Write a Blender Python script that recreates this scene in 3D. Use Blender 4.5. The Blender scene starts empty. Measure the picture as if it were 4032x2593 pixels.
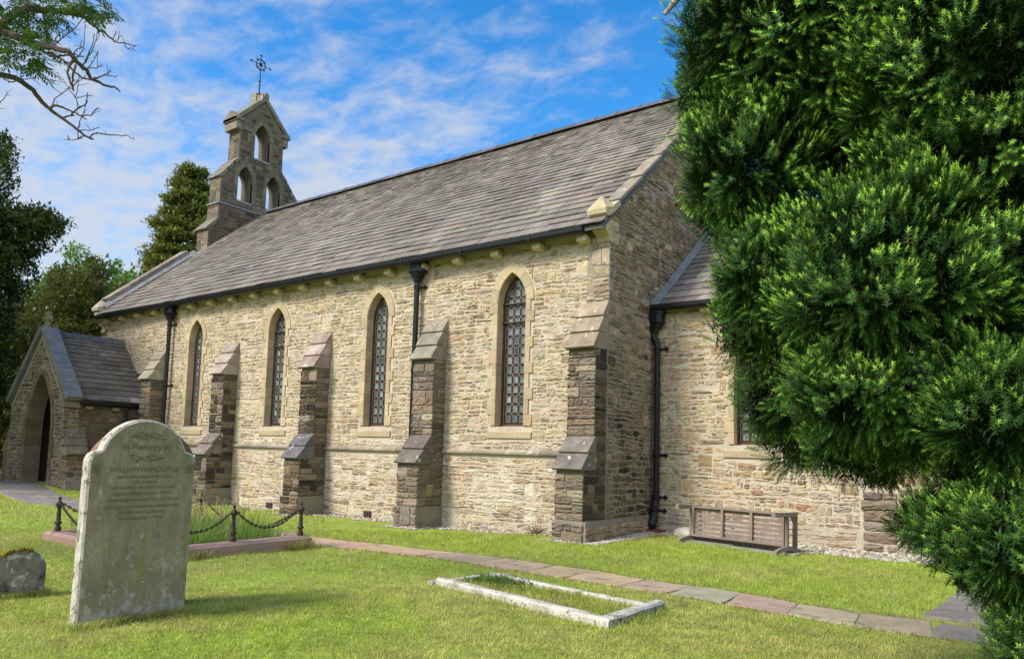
import bpy, bmesh, math, random
import numpy as np
from mathutils import Vector, Matrix

# ------------------------------------------------------------------ camera, light, exposure
scene = bpy.context.scene
COL = scene.collection
cam = bpy.data.cameras.new("camera")
cam_o = bpy.data.objects.new("camera", cam)
COL.objects.link(cam_o)
YAW, PIT, ROL = math.radians(36.246), math.radians(5.268), math.radians(1.507)
d_ = Vector((-math.cos(PIT) * math.sin(YAW), math.cos(PIT) * math.cos(YAW), math.sin(PIT)))
r0 = Vector((math.cos(YAW), math.sin(YAW), 0))
u0 = r0.cross(d_)
r_ = math.cos(ROL) * r0 + math.sin(ROL) * u0
u_ = r_.cross(d_)
EYE = Vector((0, 0, 1.6))
m = Matrix((r_, u_, -d_)).transposed().to_4x4()
m.translation = EYE
cam_o.matrix_world = m
cam.sensor_width = 36
cam.lens = 26.0
cam.shift_y = 0.0534
cam.clip_start = 0.05
cam.clip_end = 2000
scene.camera = cam_o

SUN = Vector((-0.27, -0.67, 0.69)).normalized()       # towards the sun
sun = bpy.data.lights.new("sun", 'SUN')
sun.energy = 3.3
sun.angle = math.radians(15)
sun.color = (1.0, 0.95, 0.86)
sun_o = bpy.data.objects.new("sun", sun)
sun_o.rotation_euler = SUN.to_track_quat('Z', 'Y').to_euler()
COL.objects.link(sun_o)

world = bpy.data.worlds.new("World")
scene.world = world
world.use_nodes = True
wn, wl = world.node_tree.nodes, world.node_tree.links
wn.clear()
def W(t, **k):
    n = wn.new(t)
    for a, b in k.items():
        setattr(n, a, b)
    return n
def wmath(op, a, b=None, c=None, clamp=False):
    n = W('ShaderNodeMath', operation=op, use_clamp=clamp)
    for i, x in enumerate((a, b, c)):
        if x is None: continue
        if isinstance(x, (int, float)): n.inputs[i].default_value = x
        else: wl.new(x, n.inputs[i])
    return n.outputs[0]
sky = W('ShaderNodeTexSky', sky_type='NISHITA')
sky.sun_disc = False
sky.sun_elevation = math.asin(SUN.z)
sky.sun_rotation = math.atan2(SUN.x, SUN.y)
sky.altitude = 150
sky.air_density = 1.0
sky.dust_density = 0.3
sky.ozone_density = 2.2
tc = W('ShaderNodeTexCoord')
sep = W('ShaderNodeSeparateXYZ'); wl.new(tc.outputs['Generated'], sep.inputs[0])
zc = wmath('MAXIMUM', wmath('ADD', sep.outputs[2], 0.12), 0.03)
cx = wmath('DIVIDE', sep.outputs[0], zc); cy = wmath('DIVIDE', sep.outputs[1], zc)
cmb = W('ShaderNodeCombineXYZ'); wl.new(cx, cmb.inputs[0]); wl.new(cy, cmb.inputs[1])
mp = W('ShaderNodeMapping'); mp.inputs['Rotation'].default_value = (0, 0, math.radians(118)); mp.inputs['Scale'].default_value = (1.3, 1.9, 1)
wl.new(cmb.outputs[0], mp.inputs[0])
def wnoise(vec, scale, det, rough, dist=0.0):
    n = W('ShaderNodeTexNoise'); n.inputs['Scale'].default_value = scale; n.inputs['Detail'].default_value = det
    n.inputs['Roughness'].default_value = rough; n.inputs['Distortion'].default_value = dist
    wl.new(vec, n.inputs['Vector']); return n.outputs[0]
n1 = wnoise(mp.outputs[0], 0.9, 5, 0.62, 0.5)
n2 = wnoise(mp.outputs[0], 6.5, 6, 0.6, 0.3)
# cirrus thins out towards the upper right (north-east), thickens to the west and low down
bias = wmath('MULTIPLY_ADD', sep.outputs[0], -0.80, -0.52)
bias = wmath('ADD', bias, wmath('MULTIPLY', sep.outputs[2], -0.52))
bd = W('ShaderNodeVectorMath', operation='DOT_PRODUCT'); wl.new(tc.outputs['Generated'], bd.inputs[0]); bd.inputs[1].default_value = Vector((0.80, -0.58, 0.15)).normalized()
bias = wmath('ADD', bias, wmath('MULTIPLY', wmath('MAXIMUM', bd.outputs['Value'], 0.0), 1.6))  # extra cloud cover out of view, added for neutral fill light
den = wmath('ADD', wmath('ADD', wmath('MULTIPLY', n1, 0.9), wmath('MULTIPLY', n2, 1.1)), bias)
ramp = W('ShaderNodeMapRange', interpolation_type='SMOOTHSTEP')
ramp.inputs['From Min'].default_value = 0.50; ramp.inputs['From Max'].default_value = 1.20
ramp.inputs['To Max'].default_value = 0.84
wl.new(den, ramp.inputs[0])
# an old vapour trail, drawn on the sky along a great circle
def sky_dir(px, py):
    v = d_ * 2912 + r_ * (px - 2016) - u_ * (py - 1512)
    return v.normalized()
t0, t1 = sky_dir(1190, 450), sky_dir(1720, 645)
tn = t0.cross(t1).normalized(); tm = (t0 + t1).normalized()
def wdot(v):
    n = W('ShaderNodeVectorMath', operation='DOT_PRODUCT'); wl.new(tc.outputs['Generated'], n.inputs[0]); n.inputs[1].default_value = v
    return n.outputs['Value']
off = wmath('ADD', wdot(tn), wmath('MULTIPLY', wmath('SUBTRACT', n2, 0.5), 0.02))
band = wmath('SUBTRACT', 1.0, wmath('MULTIPLY', wmath('ABSOLUTE', off), 120.0), clamp=True)
along = W('ShaderNodeMapRange', interpolation_type='SMOOTHSTEP'); along.inputs['From Min'].default_value = 0.9945; along.inputs['From Max'].default_value = 0.9990
wl.new(wdot(tm), along.inputs[0])
trail = wmath('MULTIPLY', wmath('MULTIPLY', band, along.outputs[0]), wmath('MULTIPLY', n2, 0.85), clamp=True)
cov = wmath('MAXIMUM', ramp.outputs[0], trail)
hsv = W('ShaderNodeHueSaturation'); hsv.inputs['Saturation'].default_value = 1.40; hsv.inputs['Value'].default_value = 1.05
wl.new(sky.outputs[0], hsv.inputs['Color'])
mix = W('ShaderNodeMix', data_type='RGBA'); wl.new(cov, mix.inputs[0]); wl.new(hsv.outputs[0], mix.inputs[6])
# unseen cloud added south and east, brightened as fill for the shaded faces
bfac = wmath('MULTIPLY_ADD', wmath('MULTIPLY', wmath('ADD', bd.outputs['Value'], 0.25), 1.0, clamp=True), 2.3, 1.0)
cs = W('ShaderNodeVectorMath', operation='SCALE'); cs.inputs[0].default_value = (2.75, 2.86, 3.05); wl.new(bfac, cs.inputs['Scale'])
wl.new(cs.outputs[0], mix.inputs[7])
bg = W('ShaderNodeBackground'); wl.new(mix.outputs[2], bg.inputs[0]); bg.inputs[1].default_value = 0.15
wo = W('ShaderNodeOutputWorld'); wl.new(bg.outputs[0], wo.inputs[0])

scene.view_settings.view_transform = 'Standard'
scene.view_settings.look = 'None'
scene.view_settings.exposure = 0.74
scene.view_settings.gamma = 1.0
scene.view_settings.use_curve_mapping = False
scene.render.engine = 'CYCLES'
scene.cycles.max_bounces = 6
scene.cycles.transparent_max_bounces = 4
scene.cycles.use_denoising = True

# ------------------------------------------------------------------ helpers
RNG = np.random.default_rng(7)

class MB:
    """collects polygons with a colour per vertex and a material slot per face"""
    def __init__(s):
        s.V = []; s.C = []; s.Fl = []; s.Fn = []; s.Fm = []; s.n = 0
    def add(s, V, F, col=(1, 1, 1), mi=0):
        V = np.asarray(V, float).reshape(-1, 3)
        k = len(V)
        c = np.asarray(col, float)
        if c.ndim == 1: c = np.tile(c[:3], (k, 1))
        s.V.append(V); s.C.append(c[:, :3])
        if isinstance(F, np.ndarray):
            s.Fl.append((F + s.n).ravel()); s.Fn.append(np.full(len(F), F.shape[1])); s.Fm.append(np.full(len(F), mi))
        else:
            s.Fl.append(np.array([i + s.n for f in F for i in f])); s.Fn.append(np.array([len(f) for f in F])); s.Fm.append(np.full(len(F), mi))
        s.n += k
        return s
    def box(s, lo, hi, col=(1, 1, 1), mi=0, jit=0.0, rng=None):
        x0, y0, z0 = lo; x1, y1, z1 = hi
        V = np.array([(x0, y0, z0), (x1, y0, z0), (x1, y1, z0), (x0, y1, z0), (x0, y0, z1), (x1, y0, z1), (x1, y1, z1), (x0, y1, z1)], float)
        if jit: V += (rng or RNG).normal(0, jit, V.shape)
        return s.add(V, BOXF, col, mi)
    def prism(s, P2, O, U, Vv, N, t, col=(1, 1, 1), mi=0):
        """2-D convex-ish outline P2 in the (U,V) plane at O, extruded by t along -N"""
        O, U, Vv, N = (np.array(a, float) for a in (O, U, Vv, N))
        A = np.array([O + p[0] * U + p[1] * Vv for p in P2]); B = A - N * t
        k = len(P2)
        F = [tuple(range(k)), tuple(range(2 * k - 1, k - 1, -1))] + [(i, k + i, k + (i + 1) % k, (i + 1) % k) for i in range(k)]
        return s.add(np.vstack([A, B]), F, col, mi)
    def tube(s, pts, rad, seg=8, col=(1, 1, 1), mi=0, cap=True):
        pts = np.asarray(pts, float); n = len(pts)
        rad = np.full(n, rad) if np.isscalar(rad) else np.asarray(rad, float)
        T = np.gradient(pts, axis=0); T /= np.linalg.norm(T, axis=1)[:, None] + 1e-12
        up = np.array((0, 0, 1.0)) if abs(T[0][2]) < .9 else np.array((1.0, 0, 0))
        V = []
        a = np.cross(T[0], up); a /= np.linalg.norm(a)
        for i in range(n):
            a = a - T[i] * (a @ T[i]); a /= np.linalg.norm(a) + 1e-12
            b = np.cross(T[i], a)
            th = np.linspace(0, 2 * math.pi, seg, endpoint=False)
            V.append(pts[i] + rad[i] * (np.cos(th)[:, None] * a + np.sin(th)[:, None] * b))
        V = np.vstack(V)
        F = [(i * seg + j, i * seg + (j + 1) % seg, (i + 1) * seg + (j + 1) % seg, (i + 1) * seg + j) for i in range(n - 1) for j in range(seg)]
        if cap: F += [tuple(range(seg - 1, -1, -1)), tuple((n - 1) * seg + j for j in range(seg))]
        return s.add(V, F, col, mi)
    def lathe(s, prof, c, seg=14, col=(1, 1, 1), mi=0):
        """profile of (r, z) turned round the vertical through c"""
        th = np.linspace(0, 2 * math.pi, seg, endpoint=False)
        V = np.vstack([np.c_[c[0] + r * np.cos(th), c[1] + r * np.sin(th), np.full(seg, c[2] + z)] for r, z in prof])
        n = len(prof)
        F = [(i * seg + j, i * seg + (j + 1) % seg, (i + 1) * seg + (j + 1) % seg, (i + 1) * seg + j) for i in range(n - 1) for j in range(seg)]
        F += [tuple(range(seg - 1, -1, -1)), tuple((n - 1) * seg + j for j in range(seg))]
        return s.add(V, F, col, mi)
    def build(s, name, mats, parent=None, smooth=False):
        me = bpy.data.meshes.new(name)
        V = np.vstack(s.V); C = np.vstack(s.C); fl = np.concatenate(s.Fl).astype(np.int32); fn = np.concatenate(s.Fn).astype(np.int32); fm = np.concatenate(s.Fm).astype(np.int32)
        me.vertices.add(len(V)); me.vertices.foreach_set('co', V.ravel().astype(np.float32))
        me.loops.add(len(fl)); me.loops.foreach_set('vertex_index', fl)
        me.polygons.add(len(fn)); st = np.concatenate([[0], np.cumsum(fn)[:-1]]).astype(np.int32)
        me.polygons.foreach_set('loop_start', st); me.polygons.foreach_set('loop_total', fn)
        me.polygons.foreach_set('material_index', fm)
        me.polygons.foreach_set('use_smooth', np.full(len(fn), bool(smooth)))
        at = me.color_attributes.new('Col', 'FLOAT_COLOR', 'POINT')
        at.data.foreach_set('color', np.c_[C, np.ones(len(C))].ravel().astype(np.float32))
        me.update(calc_edges=True)
        me.validate()
        for mt in (mats if isinstance(mats, (list, tuple)) else [mats]): me.materials.append(mt)
        o = bpy.data.objects.new(name, me); COL.objects.link(o)
        if parent is not None: o.parent = parent
        return o
BOXF = [(3, 2, 1, 0), (4, 5, 6, 7), (0, 1, 5, 4), (1, 2, 6, 5), (2, 3, 7, 6), (3, 0, 4, 7)]

def tag(o, label=None, cat=None, group=None, kind=None):
    if label: o['label'] = label
    if cat: o['category'] = cat
    if group: o['group'] = group
    if kind: o['kind'] = kind
    return o
def empty(name, loc=(0, 0, 0)):
    o = bpy.data.objects.new(name, None); COL.objects.link(o); o.location = loc; o.empty_display_size = .2
    return o

def extrude_holes(mb, outline, holes, O, U, V, N, t, col=(1, 1, 1), mi=0):
    """flat polygon with holes in the (U,V) plane at O, given thickness t along -N"""
    bm = bmesh.new(); loops = []
    for lp in [outline] + list(holes):
        vs = [bm.verts.new((p[0], p[1], 0)) for p in lp]
        for i in range(len(vs)): bm.edges.new((vs[i], vs[(i + 1) % len(vs)]))
        loops.append(vs)
    bmesh.ops.triangle_fill(bm, use_beauty=True, use_dissolve=False, edges=bm.edges[:])
    bm.verts.index_update()
    P = np.array([v.co[:2] for v in bm.verts]); k = len(P)
    tri = [tuple(v.index for v in f.verts) for f in bm.faces]
    O, U, V, N = (np.array(a, float) for a in (O, U, V, N))
    A = O + P[:, :1] * U + P[:, 1:] * V; B = A - N * t
    F = []
    for f in tri:
        a, b, c = (A[i] for i in f)
        if np.cross(b - a, c - a) @ N < 0: f = f[::-1]
        F.append(f); F.append(tuple(i + k for i in f[::-1]))
    for li, vs in enumerate(loops):
        idx = [v.index for v in vs]
        for i in range(len(idx)):
            a, b = idx[i], idx[(i + 1) % len(idx)]
            F.append((a, b, b + k, a + k))
    bm.free()
    mb.add(np.vstack([A, B]), F, col, mi)

def lancet(c, hw, z0, zs, za, n=9):
    """outline of a pointed opening: sill z0, springing zs, apex za"""
    h = za - zs; R = (h * h + hw * hw) / (2 * hw)
    L = [(c - hw, z0), (c + hw, z0)]
    a1 = math.asin(min(1, h / R))
    for i in range(n): a = a1 * i / (n - 1); L.append((c + hw - R + R * math.cos(a), zs + R * math.sin(a)))
    for i in range(n - 2, -1, -1): a = a1 * i / (n - 1); L.append((c - hw + R - R * math.cos(a), zs + R * math.sin(a)))
    return L
def lancet_hw(z, hw, zs, za):
    """half width of the pointed opening at height z (array)"""
    z = np.asarray(z, float); h = za - zs; R = (h * h + hw * hw) / (2 * hw)
    q = np.clip(R * R - (z - zs) ** 2, 0, None)
    return np.where(z < zs, hw, np.where(z > za, -1, np.sqrt(q) - (R - hw)))

# ------------------------------------------------------------------ materials
def material(name, col=None, rough=.85, spec=.25, var=None, spots=(), bump=(), streak=None, trans=0.0, metal=0.0, gain=1.0, sat=None):
    mt = bpy.data.materials.new(name); mt.use_nodes = True
    nt = mt.node_tree; nd, lk = nt.nodes, nt.links
    bs = nd['Principled BSDF']; out = nd['Material Output']
    bs.inputs['Roughness'].default_value = rough; bs.inputs['Specular IOR Level'].default_value = spec; bs.inputs['Metallic'].default_value = metal
    t = nd.new('ShaderNodeTexCoord'); co = t.outputs['Object']
    def nz(scale, det=4, ro=.6, dist=0, vec=None, sc3=None):
        n = nd.new('ShaderNodeTexNoise'); n.inputs['Scale'].default_value = scale; n.inputs['Detail'].default_value = det
        n.inputs['Roughness'].default_value = ro; n.inputs['Distortion'].default_value = dist
        v = vec or co
        if sc3:
            mpn = nd.new('ShaderNodeMapping'); mpn.inputs['Scale'].default_value = sc3; lk.new(v, mpn.inputs[0]); v = mpn.outputs[0]
        lk.new(v, n.inputs['Vector']); return n.outputs[0]
    if col is None:
        a = nd.new('ShaderNodeAttribute'); a.attribute_name = 'Col'; c = a.outputs['Color']
    else:
        a = nd.new('ShaderNodeRGB'); a.outputs[0].default_value = (*col, 1); c = a.outputs[0]
    def mul(c, fac_out, lo, hi):
        mr = nd.new('ShaderNodeMapRange'); mr.inputs['From Min'].default_value = .28; mr.inputs['From Max'].default_value = .72
        mr.inputs['To Min'].default_value = lo; mr.inputs['To Max'].default_value = hi; lk.new(fac_out, mr.inputs[0])
        mx = nd.new('ShaderNodeVectorMath'); mx.operation = 'SCALE'; lk.new(c, mx.inputs[0]); lk.new(mr.outputs[0], mx.inputs['Scale'])
        return mx.outputs[0]
    for v in (var or []):
        c = mul(c, nz(v[0], 5, .65, 0, None, v[3] if len(v) > 3 else None), v[1], v[2])
    for sp in spots:                     # (scale, colour, lo, hi[, stretch])
        n = nz(sp[0], 6, .6, .3, None, sp[4] if len(sp) > 4 else None)
        mr = nd.new('ShaderNodeMapRange'); mr.inputs['From Min'].default_value = sp[2]; mr.inputs['From Max'].default_value = sp[3]; lk.new(n, mr.inputs[0])
        mx = nd.new('ShaderNodeMix'); mx.data_type = 'RGBA'; lk.new(mr.outputs[0], mx.inputs[0]); lk.new(c, mx.inputs[6]); mx.inputs[7].default_value = (*sp[1], 1)
        c = mx.outputs[2]
    lk.new(c, bs.inputs['Base Color'])
    prev = None
    for b in bump:                        # (scale, strength, distance[, stretch])
        n = nz(b[0], 6, .65, .2, None, b[3] if len(b) > 3 else None)
        bp = nd.new('ShaderNodeBump'); bp.inputs['Strength'].default_value = b[1]; bp.inputs['Distance'].default_value = b[2]
        lk.new(n, bp.inputs['Height'])
        if prev: lk.new(prev, bp.inputs['Normal'])
        prev = bp.outputs[0]
    if prev: lk.new(prev, bs.inputs['Normal'])
    if trans > 0:
        tr = nd.new('ShaderNodeBsdfTranslucent'); lk.new(c, tr.inputs[0])
        ms = nd.new('ShaderNodeMixShader'); ms.inputs[0].default_value = trans
        lk.new(bs.outputs[0], ms.inputs[1]); lk.new(tr.outputs[0], ms.inputs[2]); lk.new(ms.outputs[0], out.inputs[0])
    return mt

M_STONE = material('rubble_stone', None, .9, .15, var=[(9, .78, 1.2), (55, .8, 1.18)], spots=[(13, (.50, .46, .37), .66, .74)], bump=[(28, .7, .02), (110, .4, .006)])
M_MORTAR = material('lime_mortar', None, .95, .1, var=[(4, .8, 1.15), (40, .75, 1.2)], bump=[(30, .6, .015)])
M_DARKSTONE = material('sooty_stone', None, .92, .12, var=[(5, .62, 1.4), (45, .72, 1.28)], spots=[(6, (.36, .32, .26), .685, .73), (17, (.32, .29, .235), .68, .74)], bump=[(26, .8, .022), (95, .4, .006)])
M_ASHLAR = material('dressed_stone', None, .88, .15, var=[(3, .82, 1.15), (24, .85, 1.13)], spots=[(5, (.22, .19, .15), .60, .74, (1, 1, .4))], bump=[(50, .35, .005)])
M_SLAB = material('weathering_slab', None, .85, .2, var=[(3.5, .65, 1.35), (26, .85, 1.15)], spots=[(4.2, (.42, .40, .35), .62, .67), (19, (.44, .42, .37), .66, .70)], bump=[(40, .35, .006)])
M_SLATE = material('stone_slate', None, .8, .25, var=[(1.2, .85, 1.15), (1, .80, 1.18, (2.6, .16, .16)), (9, .78, 1.25, (1, .22, .22)), (40, .88, 1.12)], spots=[(7, (.42, .39, .34), .675, .73)], bump=[(26, .35, .006), (90, .2, .003)])
M_LEAD = material('lead_sheet', (.19, .185, .18), .65, .25, var=[(3, .7, 1.3), (14, .85, 1.2)], metal=.3, bump=[(12, .25, .01)])
M_RIDGE = material('ridge_tile', None, .75, .3, var=[(5, .75, 1.3)], bump=[(40, .2, .004)])
M_IRON = material('black_iron', (.008, .008, .009), .42, .3, var=[(20, .8, 1.3)])
M_RUST = material('rusty_iron', (.050, .037, .028), .8, .25, var=[(30, .6, 1.5)], spots=[(25, (.11, .06, .035), .60, .72)], bump=[(60, .5, .004)])
M_GLASSD = material('amber_window_glass', (.060, .034, .014), .16, .4, var=[(14, .7, 1.3)])
M_GLASSL = material('pale_window_glass', None, .16, .6, var=[(18, .75, 1.3)], bump=[(30, .12, .003)])
M_CAME = material('lead_came', (.20, .20, .19), .55, .4)
M_FRAME = material('oxide_frame', (.075, .042, .034), .7, .3)
# ------------------------------------------------------------------ ground levels
ZC = np.array([(0, 0, 0, 3), (-6.8, 3.5, 0, 2.5), (-3, 7, 0, 2), (-6, 8.5, 0, 2), (-1, 8.5, 0, 2), (-10.5, 8.2, 0, 1.6), (-9.6, 6, 0.02, 1.6), (-12.5, 5.4, 0.05, 1.6),
               (-7, 11.9, 0, 1.2), (-2, 14.6, 0, 1.5), (-6.5, 14.4, .02, 1.2), (-4.5, 13.4, .02, 1.2), (-10.8, 12.4, -.085, 1.4), (-13, 12.2, -.09, 1.4),
               (-16, 12.2, -.09, 1.6), (-18.5, 12.3, -.17, 1.6), (-21, 12, -.12, 1.5), (-20, 8.6, .08, 2), (-17, 6, .08, 2.5), (-23.2, 9.9, .11, 1.3),
               (-25.5, 9.6, .25, 1.6), (-28, 9.8, .23, 2), (-32, 9, .25, 4), (-34, 3, .25, 5)])
def gz(x, y):
    x = np.asarray(x, float); y = np.asarray(y, float)
    num = np.zeros(np.broadcast(x, y).shape); den = np.full(num.shape, .04)
    for a, b, z, s in ZC:
        w = np.exp(-((x - a) ** 2 + (y - b) ** 2) / (2 * s * s)); num = num + w * z; den = den + w
    und = .012 * np.sin(x * 1.7 + .6 * y) * np.sin(y * 1.3 + 1) + .008 * np.sin(3.1 * x + 2) * np.sin(2.7 * y)
    return num / den + und * (np.hypot(x, y) < 60)

# ------------------------------------------------------------------ masonry
def rubble(mb, mask, u0, u1, v0, v1, O, U, Vv, N, colf, hr=(.075, .155), lr=(.14, .40), gap=.014, prot=(.002, .015), wob=.020, rng=None, mi=1, tall=.12, split=.14, rough=.010):
    rng = rng or RNG
    O, U, Vv, N = (np.array(a, float) for a in (O, U, Vv, N))
    us = np.arange(u0, u1, .02)
    lines = [v0]
    while lines[-1] < v1 - hr[0] * .7: lines.append(min(v1, lines[-1] + rng.uniform(*hr) * rng.choice([1, 1, .8])))
    ph = [rng.uniform(0, 6.28, 3) for _ in lines]
    def wv(i, u):
        a, b, c = ph[i]
        return wob * (np.sin(u * 2.1 + a) + .7 * np.sin(u * 5.3 + b) + .4 * np.sin(u * 11 + c)) * (0 if i in (0, len(lines) - 1) else 1)
    blocked = np.zeros(len(us), bool)
    for r in range(len(lines) - 1):
        za, zb = lines[r], lines[r + 1]
        ok = ~blocked
        for f in (.04, .5, .96): ok &= mask(us, np.full(len(us), za + f * (zb - za)))
        nb = np.zeros(len(us), bool)
        i = 0
        while i < len(us):
            if not ok[i]: i += 1; continue
            j = i
            while j < len(us) and ok[j]: j += 1
            ua, ub = us[i], us[j - 1] + .02
            i = j
            u = ua
            while u < ub - .03:
                l = rng.uniform(*lr) * rng.choice([.7, 1, 1, 1.35])
                if ub - (u + l) < lr[0] * .8: l = ub - u
                if l > lr[1] * 1.9: l = l / 2
                zl = r + 1
                if rng.random() < tall and r + 2 < len(lines) and l < lr[1]:
                    z2 = lines[r + 2]
                    kk = (us >= u) & (us < u + l)
                    if all(mask(us[kk], np.full(kk.sum(), zb + f * (z2 - zb))).all() for f in (.3, .96)):
                        zl = r + 2; nb |= kk
                pieces = [(r, 0., zl, 0.)]
                if zl == r + 1 and rng.random() < split and zb - za > .085:
                    f = rng.uniform(.4, .6); pieces = [(r, 0., r, f), (r, f, r + 1, 0.)]
                for (ia, fa, ib, fb) in pieces:
                    def lv(ix, fr, uu):
                        if fr: return (1 - fr) * (lines[ix] + wv(ix, uu)) + fr * (lines[ix + 1] + wv(ix + 1, uu))
                        return lines[ix] + wv(ix, uu)
                    n = max(3, int(l / .06) + 1)
                    ux = np.linspace(u + gap / 2, u + l - gap / 2, n)
                    bot = lv(ia, fa, ux) + gap / 2; top = lv(ib, fb, ux) - gap / 2
                    if (top - bot).min() < .02: continue
                    rc = min(.35, .018 / max(.03, (top - bot).mean())) * (top - bot).mean()
                    bot[0] += rc * rng.uniform(.2, 1.4); bot[-1] += rc * rng.uniform(.2, 1.4); top[0] -= rc * rng.uniform(.2, 1.4); top[-1] -= rc * rng.uniform(.2, 1.4)
                    P = np.vstack([np.c_[ux, bot], [(ux[-1] + rng.normal(0, .004), (bot[-1] + top[-1]) / 2)], np.c_[ux, top][::-1], [(ux[0] + rng.normal(0, .004), (bot[0] + top[0]) / 2)]])
                    P += rng.normal(0, gap * .22, P.shape)
                    k = len(P); c = P.mean(0); h = rng.uniform(*prot)
                    sz = np.array([(l), (top - bot).mean()])
                    def ring(ins, hh, jit=0):
                        q = c + (P - c) * (1 - 2 * ins / sz)
                        H = hh + (rng.normal(0, jit, k) if jit else np.zeros(k))
                        return O + q[:, :1] * U + q[:, 1:] * Vv + H[:, None] * N
                    m0 = min(.008, sz.min() * .12)
                    A = ring(0, -.006); B = ring(m0, h * .75, rough * .35); Cc = ring(sz.min() * .26, h, rough)
                    ctr = (O + c[0] * U + c[1] * Vv + (h + rng.normal(0, rough)) * N)[None]
                    Vs = np.vstack([A, B, Cc, ctr])
                    ii = np.arange(k); jj = (ii + 1) % k
                    F = [tuple(x) for x in np.c_[ii, jj, jj + k, ii + k]] + [tuple(x) for x in np.c_[ii + k, jj + k, jj + 2 * k, ii + 2 * k]] + [tuple(x) for x in np.c_[ii + 2 * k, jj + 2 * k, np.full(k, 3 * k)]]
                    mb.add(Vs, F, np.clip(colf(c[0], c[1], rng), .01, .9), mi)
                u += l
        blocked = nb

def pick(rng, pal):
    w = np.array([p[0] for p in pal], float); i = rng.choice(len(pal), p=w / w.sum())
    return np.array(pal[i][1]) * rng.uniform(.82, 1.18) * (1 + rng.normal(0, .03, 3))
PAL_BUFF = [(4, (0.401, 0.318, 0.204)), (4, (0.378, 0.296, 0.186)), (3, (0.424, 0.345, 0.229)), (1.2, (0.360, 0.257, 0.146)), (1.5, (0.331, 0.271, 0.183)), (.4, (0.337, 0.224, 0.136)), (.8, (0.291, 0.223, 0.142)), (2, (0.420, 0.349, 0.244))]
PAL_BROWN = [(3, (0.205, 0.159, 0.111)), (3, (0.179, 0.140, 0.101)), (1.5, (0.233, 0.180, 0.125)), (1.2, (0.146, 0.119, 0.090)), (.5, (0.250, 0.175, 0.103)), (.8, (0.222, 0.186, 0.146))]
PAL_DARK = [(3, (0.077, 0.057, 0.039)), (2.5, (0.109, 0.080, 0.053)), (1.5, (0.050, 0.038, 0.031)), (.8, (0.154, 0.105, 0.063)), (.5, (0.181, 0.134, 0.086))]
PAL_GABLE = [(3, (0.309, 0.230, 0.147)), (2.5, (0.263, 0.198, 0.131)), (1.2, (0.361, 0.267, 0.167)), (1.5, (0.216, 0.166, 0.113)), (.5, (0.346, 0.221, 0.123))]
PAL_CHAN = [(4, (0.411, 0.324, 0.206)), (3, (0.377, 0.287, 0.173)), (1.8, (0.355, 0.248, 0.135)), (1.4, (0.295, 0.218, 0.138)), (2.5, (0.428, 0.348, 0.232)), (.5, (0.321, 0.194, 0.118))]
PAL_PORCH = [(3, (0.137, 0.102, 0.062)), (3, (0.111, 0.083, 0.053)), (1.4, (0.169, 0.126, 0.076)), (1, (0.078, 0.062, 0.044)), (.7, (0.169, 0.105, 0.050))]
MORT = (.48, .41, .31)
MORT_D = (.22, .19, .145)

Y0, XE, XW = 12.62, -6.95, -27.85        # south wall plane, east and west gable planes
YR = 18.65                                # ridge
SL = .847
def roof_z(y): return 6.10 + SL * (y - 12.25)
EX, EY, EZ = np.eye(3)

church = tag(empty('church', (-17.4, 12.62, 0)), 'long stone church with slate roof, buttresses, lancet windows and open bellcote', 'church')
church_in = Matrix.Translation((17.4, -12.62, 0))
def cpart(mb, name, mats, parent=None, smooth=False):
    o = mb.build(name, mats, parent or church, smooth)
    if parent is None: o.matrix_parent_inverse = church_in
    return o

WC = [-9.30, -13.405, -17.42, -21.50]
BX = [-7.28, -11.42, -15.43, -19.50, -23.55]
HW, ZSI, ZSP, ZAP = .385, 2.14, 4.83, 5.47
def near_window(u, v, grow=.2):
    r = np.zeros(np.shape(u), bool)
    for c in WC:
        hw = lancet_hw(v, HW, ZSP, ZAP)
        hwx = np.where(v > ZSP, lancet_hw(v, HW + grow, ZSP, ZAP + .24), hw + grow * .82)
        r |= (np.abs(u - c) < hwx) & (v > 1.93)
        r |= (np.abs(u - c) < .58) & (v > 1.89) & (v < 2.16)
    return r
# --- south wall of the nave
mb = MB()
extrude_holes(mb, [(XW, -.8), (XE - .5, -.8), (XE - .5, 6.08), (XW, 6.08)], [lancet(c, HW, ZSI, ZSP, ZAP) for c in WC], (0, Y0, 0), EX, EZ, -EY, .55, MORT, 0)
def mask_s(u, v):
    ok = ~near_window(u, v)
    for b in BX[1:]: ok &= ~((np.abs(u - b) < .295) & (v < 4.55))
    ok &= ~((u > XE - .40 + .1 * np.sin(v * 9)) & (v > 4.6) & (v < 5.82))
    ok &= ~((u > BX[0] - .3) & (v < 4.58)) & ~((u < -24.05) & (v < 4.95 - (-25.2 - u) * 0 ) & (v < 2.9 + (-24.15 - u) * 1.05))
    return ok
def col_s(u, v, rng):
    # green-grey damp course low down between the western buttresses
    low = math.exp(-max(0, v) / .45) * (.75 + .25 * math.sin(u * 1.1))
    if u < -14.5: low *= 1.25
    c = pick(rng, PAL_BUFF)
    if rng.random() < low * .75: c = pick(rng, PAL_BROWN) * 1.35
    if u < -22.5: c *= .92
    pt = math.sin(u * 1.9 + 1) * math.sin(v * 2.6 + u * .7) + .5 * math.sin(u * 4.3 + v * 3)
    if v < 1.9 and pt > .15 and rng.random() < .65: c = c * .55 + np.array((.64, .585, .47)) * .45
    if rng.random() < .08 * (v < 1.5): c = c * .6 + np.array((.6, .56, .47)) * .4
    return c
rubble(mb, mask_s, XW + .02, XE - .01, -.3, 1.53, (0, Y0, 0), EX, EZ, -EY, col_s)
rubble(mb, mask_s, XW + .02, XE - .01, 1.66, 5.98, (0, Y0, 0), EX, EZ, -EY, col_s)
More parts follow.
